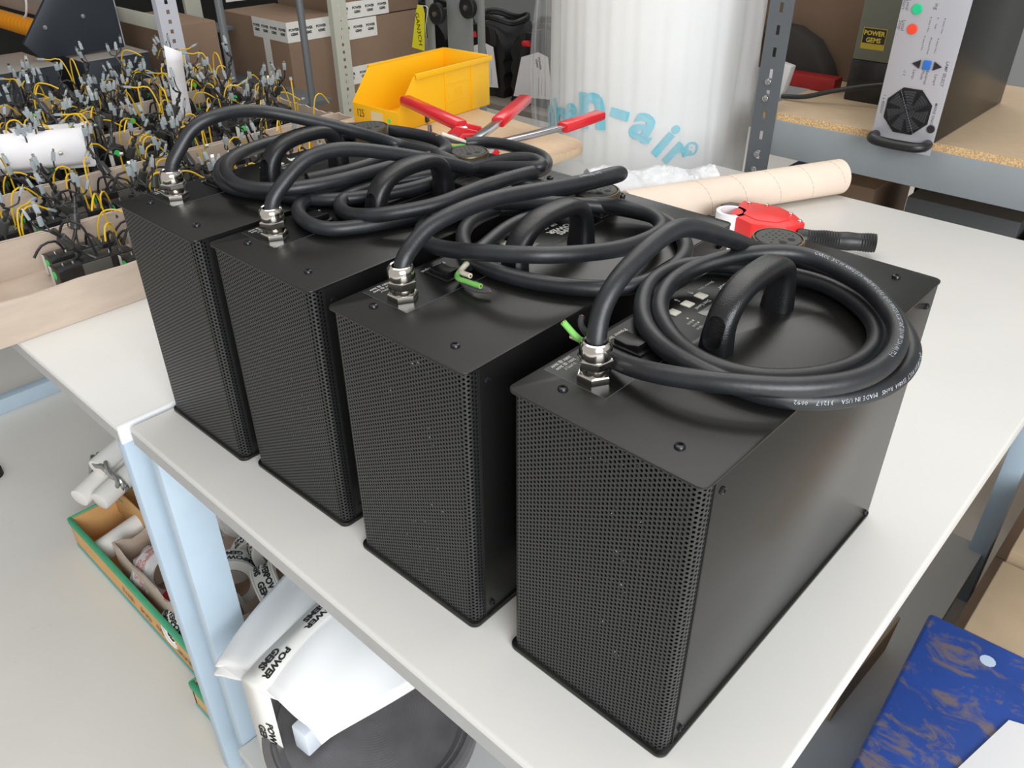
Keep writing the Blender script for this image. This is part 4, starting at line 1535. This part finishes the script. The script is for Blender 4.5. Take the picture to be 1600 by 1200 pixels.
def slotted_post(parent, x, y, z0, z1, w_, m_, face='y', pitch=0.05, hole=(0.012, 0.02), d=0.035):
    b = MB()
    # L section, front leg cut with rectangular slots
    def fr(a0, a1, c0, c1, t0, t1):
        if face == 'y':
            box(b, x + a0, x + a1, y + t0, y + t1, c0, c1)
        else:
            box(b, x - t1, x - t0, y + a0, y + a1, c0, c1)
    hw, hh = hole
    z = z0
    fr(0, (w_ - hw) / 2, z0, z1, 0, 0.002)
    fr((w_ + hw) / 2, w_, z0, z1, 0, 0.002)
    while z < z1:
        fr((w_ - hw) / 2, (w_ + hw) / 2, z, min(z + pitch - hh, z1), 0, 0.002)
        z += pitch
    fr(0, 0.002, z0, z1, 0.002, d)
    o = b.build('post', m_, parent, smooth=False)
    return o


rk = empty('shelving_rack', (0, 0, 0), 0, 'grey steel shelving rack with a chipboard shelf behind the white table', 'shelving')
slotted_post(rk, -0.628, 1.59, FLOOR, 1.2, 0.062, 'rackd', pitch=0.05, hole=(0.009, 0.022), d=0.05)
slotted_post(rk, 1.50, 1.59, FLOOR, 1.2, 0.062, 'rackd', pitch=0.05, hole=(0.009, 0.022), d=0.05)
slotted_post(rk, -0.628, 2.28, FLOOR, 1.2, 0.062, 'rackd', pitch=0.05, hole=(0.009, 0.022), d=0.05)
b = MB()
for s in (0.0, 1.0):
    box(b, -0.57, 1.55, 1.592 + s * 0.69, 1.60 + s * 0.69, -0.005, 0.083, 0.002)
b.build('shelf_beam', 'rack', rk)
b = MB()
box(b, -0.612, 1.55, 1.5955, 2.28, 0.083, 0.1005)
b.build('shelf_board', ['chiptop', 'chip'], rk, smooth=False)
sb = [c for c in kids(rk) if c.name.startswith('shelf_board')][0]
for p in sb.data.polygons:
    p.material_index = 0 if abs(p.normal.z) > 0.5 else 1
b = MB()
for z in (-0.01, -0.05, 0.13, 0.17):
    lathe(b, [(0.008, 0), (0.008, 0.004), (0.005, 0.006), (0, 0.006)], 12, T(-0.60, 1.59, z, rx=PI / 2))
b.build('bolt', 'zinc', rk)
b = MB()
box(b, -0.612, 1.55, 1.60, 2.25, -0.42, -0.40)
b.build('lower_board', 'chiptop', rk)

# lamp power supply standing on its side on the shelf
am = empty('rack_power_supply', (-0.312, 1.56, 0.101), 0, 'silver-fronted rack power supply standing on its side on the chipboard shelf', 'power supply')
b = MB()
box(b, 0.006, 0.130, 0.003, 0.50, 0.0006, 0.455, 0.001)
b.build('chassis', 'powder', am)
b = MB()
box(b, 0, 0.136, -0.003, 0.0, -0.020, 0.465, 0.0006)
pn = b.build('front_panel', 'silver', am)
PX, PZ = 0.312, -0.101


def pmat(x, z, rot=-PI / 2, dy=-0.0034):
    return T(x + PX, dy, z + PZ) @ Matrix.Rotation(PI / 2, 4, 'X') @ Matrix.Rotation(rot, 4, 'Z')


for x, z, m_, nm in ((-0.278, 0.370, mat('green_button', (0.02, 0.55, 0.25), 0.3), 'button'), (-0.278, 0.331, mat('red_button', (0.85, 0.07, 0.03), 0.3), 'button')):
    b = MB()
    lathe(b, [(0.0105, 0), (0.0105, 0.002), (0.0095, 0.0034), (0, 0.0038)], 28, pmat(x, z))
    b.build(nm, m_, am)
b = MB()
prism(b, rrect(-0.0095, 0.0095, -0.008, 0.008, 0.002), 0, 0.003, mtx=pmat(-0.230, 0.265), bev=0.0005)
b.build('button', mat('blue_button', (0.03, 0.16, 0.55), 0.3), am)
for x, s in ((-0.252, -1), (-0.208, 1)):
    b = MB()
    prism(b, [(-0.009, 0.008 * -s * 1.0), (0.009, 0.008 * -s), (0.0, 0.009 * s)][::s], 0, 0.003, mtx=pmat(x, 0.265), bev=0.0005)
    b.build('arrow_button', 'mod', am)


def ptxt(s, x, z, size, bold=0.0):
    b = MB()
    text(b, s, size, pmat(x, z), bold=bold)
    b.build('panel_lettering', GI, pn, smooth=False)


GI = mat('grey_ink', (0.12, 0.12, 0.13), 0.5)


ptxt('Local', -0.2985, 0.376, 0.010)
ptxt('Start', -0.3065, 0.376, 0.010)
ptxt('Local', -0.2985, 0.336, 0.010)
ptxt('Stop', -0.3065, 0.336, 0.010)
ptxt('LAMP SELECT', -0.1905, 0.252, 0.0085, 0.01)
ptxt('Lamp+', -0.2075, 0.238, 0.0085)
ptxt('External', -0.2255, 0.240, 0.0085)
ptxt('Mode', -0.2345, 0.244, 0.0085)
ptxt('Lamp-', -0.2535, 0.242, 0.0085)
ptxt('-1 f', -0.2725, 0.244, 0.009)
ptxt('MAINS ON/OFF', -0.1905, 0.165, 0.0080, 0.01)
ptxt('1 x 4000W', -0.3025, 0.172, 0.009)
ptxt('ing', -0.2425, 0.378, 0.011)
for i, (x, z, s) in enumerate(((-0.246, 0.357, 'Lamp 1 Run'), (-0.232, 0.357, 'Fault'), (-0.218, 0.357, 'Lamp 1 Hot'), (-0.249, 0.320, 'Lamp 2 Hot'), (-0.235, 0.318, 'Transmit Mode'), (-0.221, 0.318, 'Lamp 2 Run'))):
    b = MB()
    lathe(b, [(0.0012, 0), (0.0012, 0.0003)], 10, pmat(x, z))
    b.build('indicator_light', GI, pn)
    ptxt(s, x - 0.0005, z - 0.016, 0.0050)
fn = MB()
prism(fn, [(0.052 * math.cos(PI / 8 + k * PI / 4), 0.052 * math.sin(PI / 8 + k * PI / 4)) for k in range(8)], 0, 0.001, mtx=pmat(-0.246, 0.166))
fan = fn.build('fan', 'dark', am)
b = MB()
for k in range(7):
    a = k * 2 * PI / 7
    prism(b, [(0.015 * math.cos(a), 0.015 * math.sin(a)), (0.045 * math.cos(a + 0.25), 0.045 * math.sin(a + 0.25)), (0.045 * math.cos(a + 0.85), 0.045 * math.sin(a + 0.85)), (0.015 * math.cos(a + 0.7), 0.015 * math.sin(a + 0.7))], 0.001, 0.0018, mtx=pmat(-0.246, 0.166))
lathe(b, [(0.017, 0.001), (0.017, 0.0025), (0, 0.0025)], 24, pmat(-0.246, 0.166))
b.build('fan_blades', mat('fan_blade', (0.05, 0.055, 0.06), 0.35), fan)
b = MB()
for k in range(8):
    r = 0.006 + k * 0.0057
    P = [pmat(-0.246, 0.166) @ Vector((r * math.cos(a * PI / 20), r * math.sin(a * PI / 20), 0.006)) for a in range(41)]
    tube(b, P, 0.0006, 6)
for a in (0.5, 2.07, 3.64, 5.21):
    rod(b, pmat(-0.246, 0.166) @ Vector((0, 0, 0.005)), pmat(-0.246, 0.166) @ Vector((0.049 * math.cos(a), 0.049 * math.sin(a), 0.005)), 0.0007, 6)
b.build('fan_guard', 'blackscrew', fan)
b = MB()
lathe(b, [(0.0085, 0), (0.0085, 0.002), (0.0075, 0.003), (0, 0.003)], 24, pmat(-0.188, 0.138))
b.build('knob', 'mod', am)
b = MB()
hp = [(-0.302, 0.1135), (-0.302, 0.101), (-0.280, 0.0985), (-0.245, 0.0985), (-0.205, 0.0985), (-0.186, 0.101), (-0.186, 0.1135)]
P = [Vector((-0.302 + PX, -0.003, 0.104 + PZ)), Vector((-0.302 + PX, -0.028, 0.104 + PZ)), Vector((-0.290 + PX, -0.040, 0.103 + PZ)), Vector((-0.245 + PX, -0.043, 0.102 + PZ)), Vector((-0.198 + PX, -0.040, 0.103 + PZ)), Vector((-0.186 + PX, -0.028, 0.104 + PZ)), Vector((-0.186 + PX, -0.003, 0.104 + PZ))]
tube(b, relax(smooth_path(P, 0.006), 2), 0.0108, 16)
b.build('handle', 'handle', am)

# things behind it on the shelf
carton('carton', -0.90, -0.50, 2.02, 2.26, 0.101, 0.62, 'cartonb', 'big brown carton at the back of the chipboard shelf', flaps=False)
ps = empty('old_power_supply', (-0.500, 1.83, 0.101), 0.0, 'olive grey power supply with yellow label behind the silver-fronted one', 'power supply')
b = MB()
box(b, 0, 0.16, 0, 0.18, 0.0006, 0.10, 0.002)
b.build('lower_case', 'mod', ps)
b = MB()
box(b, 0.002, 0.158, 0.0, 0.18, 0.101, 0.30, 0.002)
b.build('upper_case', mat('olive_grey', (0.17, 0.18, 0.14), 0.5), ps)
b = MB()
box(b, 0.015, 0.075, -0.0008, 0, 0.128, 0.178)
lbp = b.build('yellow_label', mat('yellow_label', (0.55, 0.42, 0.04), 0.5), ps)
b = MB()
box(b, 0.017, 0.073, -0.0013, -0.0006, 0.142, 0.176)
b.build('black_field', 'mod', lbp)
b = MB()
text(b, 'POWER', 0.015, T(0.045, -0.0016, 0.166, rx=PI / 2), bold=0.03)
text(b, 'GEMS', 0.015, T(0.045, -0.0016, 0.150, rx=PI / 2), bold=0.03)
b.build('lettering', mat('yellow_ink', (0.8, 0.62, 0.05), 0.5), lbp, smooth=False)
b = MB()
P = smooth_path([(-0.36, 1.80, 0.165), (-0.42, 1.78, 0.155), (-0.50, 1.75, 0.135), (-0.56, 1.73, 0.115), (-0.62, 1.72, 0.108)], 0.02)
tube(b, P, 0.006, 10)
tag(b.build('black_cable', 'lead'), 'black cable trailing across the chipboard shelf from the power supplies', 'cable')
b = MB()
pl = [(-0.79, 0.101), (-0.585, 0.101), (-0.61, 0.15), (-0.655, 0.205), (-0.72, 0.235), (-0.79, 0.240)]
prism(b, [(x, z) for x, z in pl], -0.08, 0.0, mtx=T(0, 1.93, 0, rx=PI / 2) @ T(0, 0, 0), bev=0.012)
tag(b.build('dark_pouch', mat('dark_cloth', (0.035, 0.03, 0.027), 0.85, bump=0.6, bscale=40)), 'dark cloth pouch in front of the brown carton on the shelf', 'pouch')
b = MB()
box(b, 0, 0.20, 0, 0.05, 0, 0.035, 0.004)
tag(b.build('red_box', mat('dark_red', (0.30, 0.012, 0.012), 0.5), loc=(-0.745, 1.865, 0.1012)), 'dark red box lying in front of the cloth pouch', 'box')
b = MB()
box(b, 0, 0.06, 0, 0.03, 0, 0.085, 0.003)
o = b.build('foam_offcut', mat('grey_white_foam', (0.55, 0.55, 0.55), 0.6), loc=(-0.700, 1.76, 0.1012))
o.rotation_euler = (0, 0.18, 0)
tag(o, 'white foam offcut leaning next to the rack post', 'foam block')

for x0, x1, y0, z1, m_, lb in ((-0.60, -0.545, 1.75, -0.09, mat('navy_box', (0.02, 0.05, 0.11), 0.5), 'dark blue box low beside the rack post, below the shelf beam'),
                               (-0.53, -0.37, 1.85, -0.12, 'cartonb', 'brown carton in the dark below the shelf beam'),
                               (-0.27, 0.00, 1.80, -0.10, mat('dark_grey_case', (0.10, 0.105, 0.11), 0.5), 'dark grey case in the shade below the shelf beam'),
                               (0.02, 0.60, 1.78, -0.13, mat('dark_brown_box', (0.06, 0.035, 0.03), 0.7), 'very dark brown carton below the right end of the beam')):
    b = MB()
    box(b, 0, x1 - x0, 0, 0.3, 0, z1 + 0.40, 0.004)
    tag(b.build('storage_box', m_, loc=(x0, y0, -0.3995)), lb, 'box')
b = MB()
box(b, 0, 0.035, 0, 0.035, 0, 0.80, 0.002)
tag(b.build('black_upright', 'dark', loc=(-0.33, 2.05, FLOOR)), 'black steel upright between the boxes under the shelf', 'post')

# ------------------------------------------------------------------ left-hand shelving and what stands on it
lk = empty('shelving_rack', (0, 0, 0), 0, 'pale slotted-angle shelving rack behind the trays at the left', 'shelving')
b = MB()


def post_x(x, y, z0, z1, w_, m_):
    slotted_post(lk, x, y, z0, z1, w_, m_, face='x', pitch=0.031, hole=(0.012, 0.013), d=0.03)


M['pale'] = mat('pale_rack_steel', (0.55, 0.56, 0.62), 0.4)
post_x(-2.55, 1.005, FLOOR, 0.7, 0.072, 'pale')
post_x(-2.93, 0.972, FLOOR, 0.7, 0.060, 'pale')
post_x(-2.75, 1.860, FLOOR, 0.7, 0.075, 'cream')
b = MB()
box(b, -2.93, -2.56, 1.03, 1.036, 0.13, 0.18, 0.002)
b.build('side_brace', 'cream', lk)
b = MB()
box(b, -3.40, -2.60, -0.4, 1.70, -0.235, -0.215, 0.002)
b.build('shelf', 'rackd', lk)
b = MB()
box(b, -3.55, -3.31, 1.42, 1.71, -0.03, -0.012, 0.002)
b.build('rear_shelf', 'rackd', lk)
b = MB()
box(b, -4.60, -4.58, -0.6, 3.2, FLOOR, 1.2)
b.build('rear_sheet', 'dark', lk)

M['casetop'] = mat('grey_case_top', (0.30, 0.28, 0.26), 0.35, var=0.1, vscale=6)
M['casefr'] = mat('dark_case_front', (0.022, 0.028, 0.038), 0.45)


def rack_case(x0, x1, y0, y1, z0, z1, label, txt=None):
    c = empty('equipment_case', (x0, y0, z0), 0, label, 'equipment case', 'dark cases with grey tops on the left shelving')
    b = MB()
    box(b, 0, x1 - x0, 0, y1 - y0, 0.0006, z1 - z0 - 0.003, 0.002)
    cb = b.build('case_body', 'casefr', c)
    b = MB()
    box(b, -0.002, x1 - x0 + 0.002, -0.002, y1 - y0 + 0.002, z1 - z0 - 0.003, z1 - z0, 0.001)
    b.build('top_cover', 'casetop', c)
    b = MB()
    for k in range(14):
        y = (y1 - y0) * (0.3 + 0.045 * k)
        box(b, x1 - x0, x1 - x0 + 0.001, y, y + 0.006, z1 - z0 - 0.055, z1 - z0 - 0.03)
    b.build('vent_slot', 'dark', cb)
    return c


rack_case(-3.01, -2.738, 0.79, 1.025, -0.2145, 0.05, 'dark case with grey top beside the perforated post')
rack_case(-3.07, -2.757, 0.30, 0.712, -0.2145, 0.05, 'wider dark case with grey top at the left edge')
b = MB()
pl = [(0.62, 0.135), (0.66, 0.095), (0.96, 0.06), (0.98, 0.34), (0.84, 0.34)]
mm = Matrix(((0, 0, 1, -2.86), (1, 0, 0, 0), (0, 1, 0, 0), (0, 0, 0, 1)))
prism(b, [(0.655, 0.112), (0.700, 0.056), (0.99, 0.056), (0.99, 0.36), (0.865, 0.36)], 0, 0.02, mtx=mm, bev=0.002)
mg = b.build('end_plate', 'casefr')
tag(mg, 'dark slanted end plate with two bright bolts above the cases', 'plate')
for y, z in ((0.735, 0.155), (0.87, 0.175)):
    b = MB()
    lathe(b, [(0.007, 0), (0.007, 0.004), (0, 0.005)], 12, T(-2.84, y, z, ry=PI / 2))
    b.build('bolt', 'zinc', mg)
b = MB()
M['orange'].node_tree.nodes['Principled BSDF'].inputs['Roughness'].default_value = 0.35
P = [Vector((-4.4 + 1.53 * k / 160, 0.85, 0.088)) for k in range(161)]
tube(b, P, lambda t: 0.035 + 0.0008 * math.sin(t * 160 * 1.6), 28)
tag(b.build('orange_conduit', mat('orange_sleeve', (0.90, 0.33, 0.01), 0.35)), 'thick orange sleeve running behind the slanted dark plate', 'conduit')
b = MB()
box(b, -4.5, -3.0, 0.90, 0.93, 0.12, 0.6, 0.002)
tag(b.build('backing_board', 'casetop'), 'grey metal board behind the orange sleeve', 'board')
b = MB()
tube(b, smooth_path([(-3.15, 0.80, 0.30), (-3.14, 0.805, 0.22), (-3.16, 0.80, 0.165), (-3.20, 0.80, 0.14)], 0.01), 0.004, 8)
tag(b.build('white_wire', 'pvc'), 'white wire hanging in front of the orange sleeve', 'wire')

carton('carton', -3.30, -2.90, 1.17, 1.40, -0.2145, 0.092, 'cartonb', 'brown carton with taped lid right of the perforated post', flaps=False)
b = MB()
box(b, -3.28, -3.10, 1.02, 1.10, -0.2145, 0.10, 0.002)
tag(b.build('labelled_box', 'casefr'), 'narrow dark box behind the perforated post', 'box')
cc = []
c1 = carton('carton', -3.42, -2.905, 1.725, 2.01, -0.62, 0.042, 'cartonb', 'tall brown carton sealed with white printed tape at its top corner', flaps=False)
c2 = carton('carton', -3.42, -2.95, 2.03, 2.52, -0.62, 0.005, 'cartonb', 'brown carton behind the cream slotted post, lower of two', flaps=False)
c3 = carton('carton', -3.42, -2.95, 2.03, 2.52, 0.009, 0.40, 'cartonb', 'brown carton behind the cream slotted post, upper of two', flaps=False)
for cx, pieces in ((c1, [('x', 0.0, 0.285, 0.58, 0.662), ('y', 0.25, 0.515, 0.58, 0.662), ('y', 0.10 + 0.22, 0.37, 0.05, 0.58)]),
                   (c2, [('x', 0.0, 0.22, 0.54, 0.625), ('x', 0.0, 0.24, 0.34, 0.42), ('x', 0.0, 0.24, 0.24, 0.30)]),
                   (c3, [('x', 0.0, 0.30, 0.0, 0.07)])):
    wx = 0.515 if cx is c1 else 0.47
    for ax, a0, a1, z0, z1 in pieces:
        b = MB()
        if ax == 'x':
            box(b, wx, wx + 0.001, a0, a1, z0, z1)
        else:
            box(b, a0, a1, -0.001, 0, z0, z1)
        tpz = b.build('packing_tape', 'tape', cx)
        n = max(1, int((a1 - a0) / 0.065))
        for k in range(n):
            b = MB()
            a = a0 + (k + 0.5) * (a1 - a0) / n
            mt = T(wx + 0.0013, a, (z0 + z1) / 2, rx=PI / 2, rz=PI / 2) if ax == 'x' else T(a, -0.0013, (z0 + z1) / 2, rx=PI / 2)
            text(b, 'POWER', 0.015, mt @ T(0, 0.009), bold=0.05)
            text(b, 'GEMS', 0.015, mt @ T(0, -0.009), bold=0.05)
            b.build('printed_lettering', 'ink', tpz, smooth=False)
b = MB()
box(b, 0, 0.005, 0, 0.30, 0, 0.14)
tag(b.build('white_board_edge', 'pvc', loc=(-3.5, 1.80, 0.06)), 'white board edge above the taped carton', 'board')
for y, lb in ((1.675, 'pale narrow board standing at the back of the left shelving'),):
    b = MB()
    box(b, -3.62, -3.60, y - 0.03, y + 0.05, -0.60, 0.4)
    tag(b.build('pale_board', 'cream'), lb, 'board')

# grey hand trolley: two dark poles at the left, frame with wheels and a yellow tag
for y0, y1, lb in ((1.178, 1.182, 'thin grey pole standing behind the trays, left of the two'), (1.502, 1.509, 'thin grey pole standing behind the trays, right of the two')):
    b = MB()
    rod(b, (-2.45, y0, FLOOR), (-2.45, y0, 0.6), 0.014, 14)
    tag(b.build('grey_pole', mat('pole_grey', (0.17, 0.18, 0.19), 0.35, metal=0.3)), lb, 'pole')
M['trolley'] = mat('trolley_grey', (0.24, 0.25, 0.24), 0.4)
tr = empty('hand_trolley', (-2.18, 2.0, FLOOR), 0, 'grey folding hand trolley with black wheels standing behind the yellow bin', 'trolley')
b = MB()
for x0, x1, dy in ((-0.135, -0.100, 0), (0.155, 0.185, 0), (-0.045, 0.090, 0.03)):
    box(b, x0, x1, dy, dy + 0.015, 0.0, 1.45, 0.003)
box(b, -0.135, 0.185, 0.01, 0.025, 0.40, 0.43, 0.002)
b.build('frame', 'trolley', tr)
for x, z in ((-0.055, 0.965), (0.120, 1.005)):
    b = MB()
    lathe(b, [(0.036, -0.012), (0.040, -0.008), (0.040, 0.008), (0.036, 0.012), (0.014, 0.012), (0.012, 0.014), (0, 0.014)], 30, T(x, -0.012, z, rx=PI / 2))
    wl = b.build('wheel', 'dark', tr)
    b = MB()
    lathe(b, [(0.010, 0.010), (0.010, 0.017), (0, 0.018)], 14, T(x, -0.012, z, rx=PI / 2))
    b.build('axle', 'zinc', wl)
tg = empty('tag', (-2.315, 1.955, -0.02), 0, 'yellow handwritten tag hanging from the grey trolley frame', 'tag')
b = MB()
prism(b, [(-0.045, 0), (0.030, -0.005), (0.045, 0.135), (0.035, 0.165), (0.005, 0.165), (-0.008, 0.135)], 0, 0.001, mtx=T(rx=PI / 2))
b.build('yellow_card', mat('tag_yellow', (0.75, 0.66, 0.02), 0.5), tg)
b = MB()
text(b, 'GAN3CH', 0.030, T(0.006, -0.0022, 0.075, rx=PI / 2) @ Matrix.Rotation(-PI / 2 + 0.10, 4, 'Z'))
b.build('handwriting', 'ink', tg, smooth=False)
b = MB()
tube(b, smooth_path([(0.02, -0.002, 0.155), (0.045, -0.01, 0.165), (0.075, -0.01, 0.16), (0.06, -0.012, 0.10), (0.055, -0.01, 0.05)], 0.01), 0.0012, 6)
b.build('string', 'paper', tg)

# bagged units with papers and coiled cables on a low shelf further back
M['bag'] = mat('black_bag', (0.012, 0.012, 0.013), 0.5, bump=0.8, bscale=14)
b = MB()
box(b, -3.9, -2.1, 2.62, 3.2, -0.43, -0.40, 0.003)
sh = b.build('low_shelf', mat('dull_board', (0.22, 0.19, 0.16), 0.6))
tag(sh, 'dull brown shelf carrying the black units far behind the yellow bin', 'shelf')
for i, (x, wd, ht, rz_, lb) in enumerate(((-3.22, 0.46, 0.34, 0.0, 'black bagged unit with white sheet left of the trolley'), (-2.72, 0.30, 0.33, 0.05, 'black bagged unit with white sheet behind the trolley wheels'), (-2.36, 0.30, 0.33, 0.02, 'black bagged unit with white sheet and cable beside the wrapped roll'))):
    u = empty('bagged_unit', (x, 2.72, -0.3995), rz_, lb, 'bagged unit', 'black bagged units on the low back shelf')
    bm = bmesh.new()
    bmesh.ops.create_cube(bm, size=1)
    bmesh.ops.subdivide_edges(bm, edges=bm.edges[:], cuts=9, use_grid_fill=True)
    b = MB()
    vs = []
    for v in bm.verts:
        x_, y_, z_ = v.co
        k = 1 - 0.25 * (abs(x_) * 2) ** 4 * (z_ + 0.5) ** 2
        vs.append((x_ * wd + 0.008 * math.sin(z_ * 20 + i), (y_ + 0.5) * 0.3 * k + 0.006 * math.sin(x_ * 25), (z_ + 0.5) * ht * (1 - 0.25 * (2 * x_) ** 4)))
    b.add(vs, [[v.index for v in f.verts] for f in bm.faces])
    bm.free()
    b.build('black_bag', 'bag', u)
    b = MB()
    pp = [(-0.42 * wd, 0.03), (0.40 * wd, 0.05), (0.30 * wd, 0.24), (0.1 * wd, 0.255), (-0.25 * wd, 0.22)] if i else [(-0.40 * wd, 0.16), (-0.05 * wd, 0.11), (0.30 * wd, 0.08), (0.36 * wd, 0.22), (-0.36 * wd, 0.25)]
    prism(b, pp, 0.012, 0.014, mtx=T(0, 0, 0, rx=PI / 2))
    sh_ = b.build('white_sheet', 'paper', u)
    b = MB()
    text(b, 'POWER', 0.016, T(0.14 * wd, -0.0146, 0.205, rx=PI / 2) @ Matrix.Rotation(-1.35, 4, 'Z'), bold=0.04)
    text(b, 'GEMS', 0.016, T(0.08 * wd, -0.0146, 0.205, rx=PI / 2) @ Matrix.Rotation(-1.35, 4, 'Z'), bold=0.04)
    for k in range(3):
        box(b, 0.12 * wd + 0.02 * k, 0.12 * wd + 0.02 * k + 0.001, -0.0148, -0.0142, 0.06, 0.14)
    b.build('lettering', 'ink', sh_, smooth=False)
    b = MB()
    P = []
    for k in range(90):
        t = k / 89
        a = t * 2 * PI * 2.6
        P.append(Vector((0.13 * math.cos(a) * (1 + 0.08 * math.sin(5 * a)) + 0.03, 0.14 + 0.10 * math.sin(a), ht + 0.012 + 0.02 * t + 0.012 * math.sin(3 * a))))
    tube(b, P, 0.010, 10)
    b.build('coiled_cable', 'lead', u)
    b = MB()
    if i == 0:
        tube(b, [Vector((-0.20, -0.02, 0.19)), Vector((-0.175, -0.03, 0.10)), Vector((-0.15, -0.035, 0.0))], 0.022, 12)
    else:
        tube(b, [Vector((-0.07, 0.0, 0.28)), Vector((-0.03, -0.01, 0.285))], 0.014, 12)
    b.build('red_connector', 'redprint', u)
